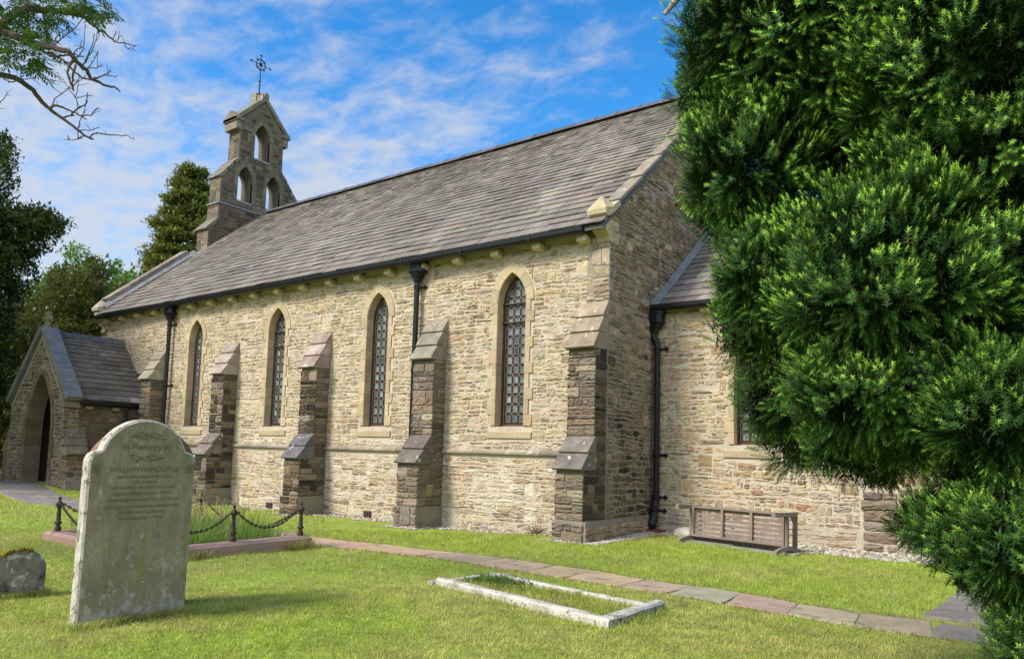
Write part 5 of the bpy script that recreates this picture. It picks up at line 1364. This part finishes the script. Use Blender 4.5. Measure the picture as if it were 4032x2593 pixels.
for i, (c, R) in enumerate(zip(LC_, LR_)):
    vis = i < len(LOBES)
    n = int(4 * math.pi * R * R * (72 if vis else 22))
    v = rgy.normal(0, 1, (n, 3)); v /= np.linalg.norm(v, axis=1)[:, None]
    bump = 1 + .12 * np.sin(v[:, 0] * 6 + i) * np.sin(v[:, 1] * 7 + 2 * i) + .10 * np.sin(v[:, 2] * 9 + i * 3) * np.sin(v[:, 0] * 8 + i)
    q = rgy.random(n); rad = (R - .06) * bump * np.where(q < .78, rgy.uniform(.90, 1.04, n), rgy.uniform(.60, .9, n))
    p = c + v * rad[:, None] * np.array((1, 1, 1.08))
    dl = np.linalg.norm(p[:, None] - LC_[None], axis=2) / LR_[None]; dl[:, i] = 9
    facing = ((eye - p) * v).sum(1) / np.linalg.norm(eye - p, axis=1)
    keep = (dl.min(1) > .78) & ((facing > -.3) | (rgy.random(n) < .35)) & ((v[:, 2] > -.3) | (rgy.random(n) < .6))
    p, v, rd = p[keep], v[keep], (rad / R)[keep]
    # each spray is a small dome of upright shoots
    for pp_, vv, rr in zip(p, v, rd):
        m = rgy.integers(14, 22); sr = rgy.uniform(.055, .10)
        ax = vv * .55 + np.array((0, 0, .62)) + rgy.normal(0, .12, 3)
        if vv[2] < -.35: ax = vv * .8 + rgy.normal(0, .2, 3)
        ax /= np.linalg.norm(ax)
        w = rgy.normal(0, 1, (m, 3)); w -= (w @ ax)[:, None] * ax * .6; w /= np.linalg.norm(w, axis=1)[:, None]
        k = rgy.random((m, 1)) ** .5
        pos.append(pp_ + w * sr * k - ax * (sr * .9 * k ** 2)); nrm.append(ax + w * k * .55 + rgy.normal(0, .1, (m, 3))); dep.append(np.full(m, rr))
pos, D0, dep = np.vstack(pos), np.vstack(nrm), np.concatenate(dep); nrm = D0 / np.linalg.norm(D0, axis=1)[:, None]
A, B, D1 = frames(D0)
tpl = [shoot_template(rgy) for _ in range(5)]
mb = MB(); which = rgy.integers(0, 5, len(pos)); scl = rgy.uniform(.55, .88, len(pos))
young = np.clip(rgy.normal(.62, .3, len(pos)) + .25 * nrm[:, 2] - (dep < .92) * .6, 0, 1)  # young growth, with lit tops and shaded depths put into its colour
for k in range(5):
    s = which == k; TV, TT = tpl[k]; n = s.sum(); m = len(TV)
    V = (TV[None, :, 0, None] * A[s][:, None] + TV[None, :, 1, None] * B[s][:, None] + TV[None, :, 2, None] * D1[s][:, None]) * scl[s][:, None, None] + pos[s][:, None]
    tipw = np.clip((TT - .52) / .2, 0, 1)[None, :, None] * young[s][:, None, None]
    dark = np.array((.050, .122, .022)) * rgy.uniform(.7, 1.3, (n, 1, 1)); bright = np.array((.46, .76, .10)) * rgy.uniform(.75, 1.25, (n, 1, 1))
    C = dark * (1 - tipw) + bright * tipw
    brn = rgy.random((n, m // 3)) < .012; C = np.where(np.repeat(brn, 3, 1)[:, :, None], np.array((.22, .13, .02)), C)
    F = np.arange(n * m).reshape(-1, 3)
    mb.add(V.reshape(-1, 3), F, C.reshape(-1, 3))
print('SHOOTS', len(pos))
# inner foliage that closes the crown, coloured dark for shadow between the lobes
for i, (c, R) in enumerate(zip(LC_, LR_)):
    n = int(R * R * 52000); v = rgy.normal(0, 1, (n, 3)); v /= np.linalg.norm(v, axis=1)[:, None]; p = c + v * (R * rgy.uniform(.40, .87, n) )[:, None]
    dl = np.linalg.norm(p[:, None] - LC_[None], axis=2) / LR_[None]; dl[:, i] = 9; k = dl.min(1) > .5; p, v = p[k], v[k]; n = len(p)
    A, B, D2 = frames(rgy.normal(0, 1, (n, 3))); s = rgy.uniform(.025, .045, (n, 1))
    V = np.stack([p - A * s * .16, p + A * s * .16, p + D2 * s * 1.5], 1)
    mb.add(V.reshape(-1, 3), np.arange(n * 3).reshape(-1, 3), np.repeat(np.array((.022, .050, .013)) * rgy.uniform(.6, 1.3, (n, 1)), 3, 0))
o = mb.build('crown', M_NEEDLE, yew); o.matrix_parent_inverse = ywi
mb = MB()
mb.tube([(.9, 6.3, -.2), (.85, 6.2, .8), (.9, 6.0, 1.8), (.8, 5.8, 3.2), (.9, 5.7, 5.0)], [.34, .27, .24, .20, .08], 12)
o = mb.build('trunk', M_BARK, yew); o.matrix_parent_inverse = ywi
for i, (c, R) in enumerate(zip(LC_[:len(LOBES)], LR_)):
    if i % 3: continue
    z0 = float(np.clip(c[2] * .62, .7, 4.0)); s = np.array((.87, 6.05, z0)); mid = (s + c) / 2 + rgy.normal(0, .12, 3) + (0, 0, -.06)
    mb = MB(); mb.tube([s, s + (mid - s) * .5 + rgy.normal(0, .05, 3), mid, c * .6 + mid * .4 + rgy.normal(0, .05, 3), c], [.04, .03, .02, .014, .006], 7)
    for q in range(7):
        e = c + rgy.normal(0, .45, 3) * R; h = mid + (c - mid) * rgy.uniform(.2, 1)
        mb.tube([h, (h + e) / 2 + rgy.normal(0, .04, 3) - (0, 0, .03), e], [.007, .005, .003], 5)
    o = mb.build('limb', M_BARK, yew); o.matrix_parent_inverse = ywi
M_DEAD = material('bare_branch', (.33, .29, .25), .9, .15, var=[(20, .7, 1.25)], bump=[(40, .5, .005)])
mb = MB(); mb.tube([dpt(1690, -130, 5.2), dpt(1640, -70, 5.15), dpt(1595, -15, 5.1), dpt(1574, 10, 5.1), dpt(1554, 34, 5.08)], [.022, .020, .019, .018, .012], 8)
o = mb.build('broken_branch', M_DEAD, yew); o.matrix_parent_inverse = ywi

# ---- ash tree whose branches enter at the top left
ash = tag(empty('ash_tree', (-14.5, -.6, 0)), 'ash tree with bare drooping twigs and feathery leaves against the sky', 'tree')
ashi = Matrix.Translation((14.5, .6, 0))
S3 = .3897
rga = np.random.default_rng(5)
BR = [([(-520, 420), (-250, 640), (-60, 745), (0, 755), (110, 770), (210, 815), (330, 915), (430, 1040), (510, 1105), (620, 1190), (720, 1255), (850, 1375), (945, 1410)], .040, .010, 10.0),
 ([(505, 1095), (550, 1065), (620, 1080), (740, 1130), (870, 1205)], .016, .006, 10.0), ([(905, 1390), (940, 1355), (1000, 1345), (1180, 1370), (1290, 1375), (1355, 1405)], .010, .004, 10.1),
 ([(640, 1190), (700, 1170), (745, 1165)], .010, .006, 10.0), ([(720, 1160), (760, 1110), (830, 1075), (862, 1050), (885, 985), (880, 935)], .009, .005, 9.9), ([(785, 1310), (820, 1200), (850, 1120), (885, 1010)], .006, .003, 10.0), ([(795, 1315), (890, 1320), (960, 1308), (1000, 1290)], .006, .003, 10.0), ([(840, 1380), (790, 1400), (785, 1340), (790, 1300)], .007, .004, 10.0), ([(830, 1400), (750, 1410), (690, 1415), (645, 1405)], .006, .002, 10.0),
 ([(820, 1160), (900, 1165), (920, 1165), (950, 1125), (985, 1098), (1010, 1098)], .008, .003, 10.0), ([(505, 1085), (560, 1000), (640, 930), (720, 870), (830, 800), (870, 760)], .006, .003, 9.9), ([(790, 1090), (765, 990), (790, 860), (800, 780)], .007, .003, 9.9), ([(765, 990), (700, 910), (645, 815)], .006, .002, 9.9), ([(770, 990), (860, 975), (920, 955)], .005, .002, 9.9),
 ([(-520, 150), (-200, 280), (0, 320), (80, 335), (200, 390), (330, 430), (480, 475), (600, 500), (690, 520), (760, 600), (830, 680), (880, 715), (910, 795), (990, 830), (1060, 865), (1150, 880), (1215, 920)], .042, .009, 9.6),
 ([(160, 390), (330, 480), (440, 520), (520, 545), (600, 590), (680, 640), (740, 720), (830, 790), (920, 805), (1000, 790), (1080, 750), (1120, 705)], .014, .006, 9.6), ([(750, 600), (690, 670), (680, 740), (710, 840), (750, 912)], .016, .006, 9.5), ([(765, 655), (740, 760), (725, 850), (742, 905)], .012, .008, 9.5),
 ([(830, 680), (880, 580), (930, 470), (955, 340)], .007, .003, 9.6), ([(880, 700), (930, 640), (960, 590), (978, 540)], .006, .003, 9.6), ([(860, 640), (900, 560), (945, 480), (1000, 350)], .007, .003, 9.7), ([(740, 590), (800, 570), (840, 510), (850, 440), (862, 240)], .008, .003, 9.6), ([(740, 540), (800, 575), (860, 570)], .006, .003, 9.6), ([(750, 530), (800, 490), (830, 415)], .006, .003, 9.6),
 ([(560, 520), (560, 400), (600, 340), (670, 290), (720, 315)], .007, .003, 9.6), ([(560, 440), (640, 380), (760, 290), (830, 190)], .007, .004, 9.6), ([(920, 800), (1000, 780), (1050, 765), (1130, 775), (1200, 762)], .006, .003, 9.6), ([(880, 690), (960, 690), (1010, 670), (1045, 660)], .006, .003, 9.6), ([(500, 560), (570, 575), (640, 565), (700, 555), (750, 545)], .012, .008, 9.5),
 ([(-300, 640), (-100, 430), (0, 300), (60, 200), (150, 130), (260, 90), (400, 100), (580, 110), (700, 140), (840, 170), (910, 200), (1060, 180), (1155, 172)], .060, .010, 10.4),
 ([(560, -70), (640, 0), (720, 60), (800, 130), (860, 190), (930, 250), (985, 295), (1060, 340), (1130, 395), (1175, 430), (1250, 430), (1370, 465)], .020, .006, 10.3), ([(960, -20), (1020, 30), (1080, 80), (1140, 130), (1150, 170)], .010, .010, 10.3), ([(1130, 395), (1160, 360), (1170, 320)], .005, .002, 10.3), ([(1175, 430), (1200, 380), (1235, 355)], .005, .002, 10.3), ([(1255, 430), (1275, 480), (1310, 500), (1350, 495)], .006, .003, 10.3),
 ([(200, -20), (260, 40), (400, 65)], .018, .012, 10.0), ([(0, 1040), (50, 980), (80, 935)], .006, .002, 10.2), ([(-150, 1200), (-60, 1110), (0, 1040)], .008, .006, 10.2), ([(40, 800), (90, 825), (150, 825), (215, 815)], .009, .005, 10.0), ([(210, 800), (290, 800), (355, 792)], .006, .003, 10.0), ([(205, 795), (215, 740), (232, 708)], .005, .003, 10.0),
 ([(440, 100), (460, 260), (475, 400), (470, 460)], .012, .008, 9.9), ([(900, -90), (962, 0), (1027, 31), (1130, 51)], .009, .004, 10.5)]
mb = MB()
for P, ra, rb, ds in BR:
    ph = rga.uniform(0, 6); n = len(P)
    W3 = np.array([dpt(a * S3, b * S3, ds + .35 * math.sin(ph + i * .5), 1.0) for i, (a, b) in enumerate(P)])
    t = np.linspace(0, 1, n); tt = np.linspace(0, 1, n * 3)
    W4 = np.c_[np.interp(tt, t, W3[:, 0]), np.interp(tt, t, W3[:, 1]), np.interp(tt, t, W3[:, 2])] + rga.normal(0, .004, (n * 3, 3))
    W4[0] = W3[0]
    mb.tube(W4, np.linspace(ra, rb, n * 3), 6)
    if ra < .03:
        for q in range(3):
            i = rga.integers(n, n * 3); L = rga.uniform(.03, .09); e = W4[i] + rga.normal(0, .6, 3) * L + (0, 0, L * .5); mb.tube([W4[i], e], [.004, .002], 4)
o = mb.build('branch', M_BARK, ash); o.matrix_parent_inverse = ashi
T0 = np.array((-14.5, -.6, -.2)); mb = MB()
mb.tube([T0, T0 + (.1, .1, 2), T0 + (.2, .1, 4.5), T0 + (.3, .3, 7), T0 + (.2, .4, 9.5), T0 + (.1, .4, 12)], [.42, .32, .28, .24, .17, .07], 12)
for P, ra, rb, ds in BR:
    if P[0][0] < -100:
        e = dpt(P[0][0] * S3, P[0][1] * S3, ds, 1.0); s = T0 + (.25, .2, max(2.5, e[2] - 1.0)); mb.tube([s, (s + e) / 2 + (0, 0, .3), e], [ra * 2, ra * 1.4, ra], 8)
o = mb.build('trunk', M_BARK, ash); o.matrix_parent_inverse = ashi
mb = MB()
CL = [(60, 40, 60), (200, 40, 70), (330, 30, 60), (450, 50, 60), (540, 20, 40), (300, 130, 60), (380, 210, 60), (240, 240, 60), (120, 210, 60), (90, 420, 60), (40, 370, 50), (190, 450, 50), (300, 310, 60), (430, 360, 50), (500, 250, 40), (40, 500, 50), (160, 500, 60), (310, 550, 55), (400, 590, 40), (60, 560, 30), (150, 610, 25), (350, 650, 40), (250, 620, 15), (370, 720, 10), (470, 430, 40), (520, 500, 25), (860, 40, 60), (780, 30, 40), (960, 70, 50), (1030, 60, 40), (1040, 130, 30), (920, 120, 30), (620, 190, 30), (540, 130, 30), (0, 180, 60), (-120, 100, 120), (-150, 350, 120), (-250, 0, 150), (600, -60, 80), (900, -80, 80), (300, -100, 150), (0, -100, 150)]
for cx0, cy0, sp in CL:
    for q in range(7 if sp > 30 else 3):
        b = dpt((cx0 + rga.normal(0, sp * .7)) * S3, (cy0 + rga.normal(0, sp * .6)) * S3, 9.9 + rga.normal(0, .35), 1.0)
        a = rga.uniform(0, 6.28); dr = np.array((math.cos(a), math.sin(a), rga.uniform(-.9, .2))); dr /= np.linalg.norm(dr); L = rga.uniform(.14, .24)
        sd = np.cross(dr, (0, 0, 1)); sd /= np.linalg.norm(sd); up = np.cross(sd, dr)
        c = (np.array((.050, .105, .022)) if rga.random() < .75 else np.array((.10, .17, .03))) * rga.uniform(.7, 1.3)
        mb.tube([b, b + dr * L], [.002, .001], 3, c)
        for k in range(11):
            f = .25 + .75 * (k // 2) / 5; sg = -1 if k % 2 else 1
            ld = dr if k == 10 else (dr * .55 + sd * sg * .85 + up * rga.normal(0, .15) + np.array((0, 0, -.25))); ld = ld / np.linalg.norm(ld); p = b + dr * L * f; l = rga.uniform(.055, .08); w = np.cross(ld, up); w = w / np.linalg.norm(w) * l * .17
            mb.add([p, p + ld * l * .45 + w, p + ld * l, p + ld * l * .45 - w], [(0, 1, 2, 3)], c * rga.uniform(.8, 1.2))
o = mb.build('leaves', M_LEAF, ash); o.matrix_parent_inverse = ashi

# ---- distant trees
def leafcloud(mb, P, Nn, size, cols, rng, per=5, spread=.6, elong=1.0):
    """per small pointed leaf clumps round each point, leaning along Nn"""
    n = len(P); P = np.repeat(P, per, 0) + rng.normal(0, spread, (n * per, 3)); Nn = np.repeat(Nn, per, 0)
    D = Nn * .45 + rng.normal(0, 1, P.shape); A, B, D = frames(D); s = size * rng.uniform(.5, 1.3, (len(P), 1))
    V = np.stack([P - A * s * .5 / elong, P + A * s * .5 / elong, P + D * s * elong + B * s * rng.normal(0, .3, (len(P), 1))], 1)
    mb.add(V.reshape(-1, 3), np.arange(len(P) * 3).reshape(-1, 3), np.repeat(np.repeat(cols, per, 0) * rng.uniform(.7, 1.35, (len(P), 1)), 3, 0))
def lobe_tree(name, base, H, lobes, nsh, size, c0, c1, label, group, seed, per=6, up=.4, trunk=.3, elong=1.2):
    rng = np.random.default_rng(seed); root = empty(name, base); tag(root, label, 'tree', group); inv = Matrix.Translation(-Vector(base))
    mb = MB(); b = np.array(base)
    for i, (cx0, cy0, cz0, R, fz) in enumerate(lobes):
        n = int(nsh * R * R); v = rng.normal(0, 1, (n, 3)); v /= np.linalg.norm(v, axis=1)[:, None]
        bump = 1 + .16 * np.sin(v[:, 0] * 5 + i) * np.sin(v[:, 2] * 6 + 2 * i) + .12 * np.sin(v[:, 1] * 9 + i) * np.sin(v[:, 2] * 11)
        rad = R * bump * np.where(rng.random(n) < .7, rng.uniform(.88, 1.08, n), rng.uniform(.45, .9, n))
        P = b + (cx0, cy0, cz0) + v * rad[:, None] * (1, 1, fz); k = P[:, 2] > .3; P, v = P[k], v[k]; n = len(P)
        f = np.clip(rng.normal(.5, .3, n), 0, 1)[:, None]; tone = 1 + .25 * np.sin(P[:, :1] * 1.3 + i) * np.sin(P[:, 2:] * 1.7)
        leafcloud(mb, P, v + (0, 0, up), size, (np.array(c0) * (1 - f) + np.array(c1) * f) * tone, rng, per, size * .9, elong)
    o = mb.build('crown', M_LEAF, root); o.matrix_parent_inverse = inv
    mb = MB(); mb.tube([b - (0, 0, .3), b + (0, 0, H * .3), b + (.1, 0, H * .6), b + (0, .1, H * .85)], [trunk, trunk * .75, trunk * .45, .05], 9)
    for (cx0, cy0, cz0, R, fz) in lobes[:8]:
        s = b + (0, 0, max(.8, cz0 * .55)); e = b + (cx0, cy0, cz0); mb.tube([s, (s + e) / 2 + (0, 0, .2), e], [trunk * .35, trunk * .2, .03], 6)
    o = mb.build('trunk', M_BARK, root); o.matrix_parent_inverse = inv
    return root
rt = np.random.default_rng(3)
def heap(R, H, n, seed, zb=.15):
    r = np.random.default_rng(seed); L = []
    for k in range(n):
        t = (k + .5) / n; z = H * (zb + (1 - zb) * t) * .93; w = R * math.sin(math.pi * min(1, .18 + .80 * t)) ** .7 * (1 - .35 * t); a = k * 2.4 + r.uniform(-.3, .3)
        L.append((w * .62 * math.cos(a), w * .62 * math.sin(a), z, max(.6, w * r.uniform(.45, .62)), r.uniform(.75, 1.0)))
    L.append((0, 0, H * .5, R * .6, 1.2)); return L
T1L = heap(3.5, 11.0, 18, 4, .06) + [(1.2, 4.9, 9.6, .8, .6), (.9, 4.1, 9.0, 1.1, .8), (.9, 3.3, 7.4, 1.5, .9), (.9, 2.9, 5.5, 1.6, .9), (.5, 2.9, 3.5, 1.7, 1.1), (.7, 3.4, 10.9, .7, 1.7), (.8, 3.75, 12.1, .35, 1.8), (0, 2.4, 8.5, 1.9, 1.1), (0, 1.8, 5.0, 2.2, 1.2), (3.8, -1.8, 7.7, 2.0, .9), (5.2, -2.1, 8.8, 1.6, .9), (3.5, .1, 9.0, 1.9, .9), (2.6, -4.2, 8.6, 2.0, .9)]
lobe_tree('yew_tree', (-32.0, 6.5, .2), 12, T1L, 420, .12, (.034, .058, .016), (.125, .150, .034), 'tall shaggy dark yew beside the porch, taller than the olive yews', 'trees beyond the church', 21, per=12, up=.5, trunk=.5)
OL = ((.070, .088, .018), (.19, .19, .04))
lobe_tree('yew_tree', (-35.6, 15.2, .2), 8.6, heap(4.2, 10.2, 17, 8, .05), 150, .13, *OL, 'olive brown yew directly behind the porch roof', 'trees beyond the church', 22, per=14, up=.3)
lobe_tree('yew_tree', (-38.6, 19.2, .2), 8.6, heap(4.2, 10.6, 17, 9, .05), 150, .13, (.07, .09, .02), (.20, .195, .042), 'olive yew between the porch and the west gable of the church', 'trees beyond the church', 23, per=14, up=.3)
lobe_tree('yew_tree', (-40.0, 13.0, .2), 8.6, heap(4.0, 9.4, 14, 10, .05), 130, .13, (.07, .09, .02), (.22, .20, .048), 'dark olive yew standing low behind the cross on the porch gable', 'trees beyond the church', 24, per=14, up=.3)
GR = ((.085, .17, .028), (.19, .32, .06))
lobe_tree('broadleaf_tree', (-59, 25.0, .2), 15.5, heap(5.2, 17.0, 16, 12, .2), 60, .26, *GR, 'tallest fresh green broadleaf tree showing above the olive yews', 'green trees in the distance', 25, per=12, up=.1)
lobe_tree('broadleaf_tree', (-57, 27.0, .2), 13.6, heap(4.8, 16.0, 16, 13, .2), 60, .26, *GR, 'rounded fresh green tree in the gap between yews and conifer', 'green trees in the distance', 26, per=12, up=.1)
lobe_tree('broadleaf_tree', (-58, 30.6, .2), 11.8, heap(4.6, 14.0, 14, 14, .2), 60, .26, (.05, .115, .024), (.12, .215, .045), 'lower green tree beside the foot of the conifer', 'green trees in the distance', 27, per=12, up=.1)
# layered conifer behind the bellcote
rng = np.random.default_rng(31); cb_ = (-38.3, 21.6, .2); root = tag(empty('conifer_tree', cb_), 'tall conical olive green conifer standing behind the bellcote', 'tree', 'trees beyond the church'); inv = Matrix.Translation(-Vector(cb_))
mb = MB(); b = np.array(cb_); H = 17.0
z = 1.2
while z < H - .1:
    t = z / H; Rz = np.interp(t, [0, .3, .55, .75, .88, .96, 1], [3.3, 3.1, 2.5, 1.85, 1.25, .75, .22]); nb = int(7 + Rz * 2.5)
    for k in range(nb):
        a = k * 2 * math.pi / nb + rng.uniform(-.3, .3) + z * 3; L = Rz * rng.uniform(.72, 1.12); n = int(40 + L * 45); f = rng.uniform(.25, 1.0, n) ** .7
        droop = -.10 * L * f + .22 * L * f * f
        P = b + np.c_[np.cos(a) * L * f, np.sin(a) * L * f, z + droop + rng.uniform(-.1, .1)] + rng.normal(0, .10, (n, 3)) * (1, 1, .5) + np.c_[-np.sin(a) * np.ones(n), np.cos(a) * np.ones(n), np.zeros(n)] * (rng.normal(0, .26, n) * L * f * .8)[:, None]
        g = np.clip(.25 + .65 * f + rng.normal(0, .2, n), 0, 1)[:, None]
        leafcloud(mb, P, np.tile((math.cos(a), math.sin(a), 1.1), (n, 1)), .16, np.array((.030, .050, .014)) * (1 - g) + np.array((.19, .21, .038)) * g, rng, 4, .12, 1.3)
    z += rng.uniform(.68, .92)
o = mb.build('crown', M_LEAF, root); o.matrix_parent_inverse = inv
mb = MB(); mb.tube([b - (0, 0, .3), b + (0, 0, H * .5), b + (0, 0, H * .97)], [.32, .2, .03], 9); o = mb.build('trunk', M_BARK, root); o.matrix_parent_inverse = inv
# woodland that closes the view beyond the churchyard
rng = np.random.default_rng(41); mb = MB(); n = 14000
a = np.radians(rng.uniform(-180, 180, n)); r = rng.uniform(85, 120, n); hh = np.where(np.cos(a) > .2, 7, 14) + 3 * np.sin(a * 9) + 2 * np.sin(a * 23)
P = np.c_[-r * np.sin(a), r * np.cos(a), np.maximum(.5, hh * rng.random(n) ** .6)]
leafcloud(mb, P, np.tile((0, 0, 1.0), (n, 1)), 1.5, np.array((.04, .075, .02)) * rng.uniform(.6, 1.8, (n, 1)), rng, 5, 1.0, 1.0)
tag(mb.build('far_wood', M_LEAF), 'dark wood closing the view far beyond the churchyard', 'wood', kind='stuff')
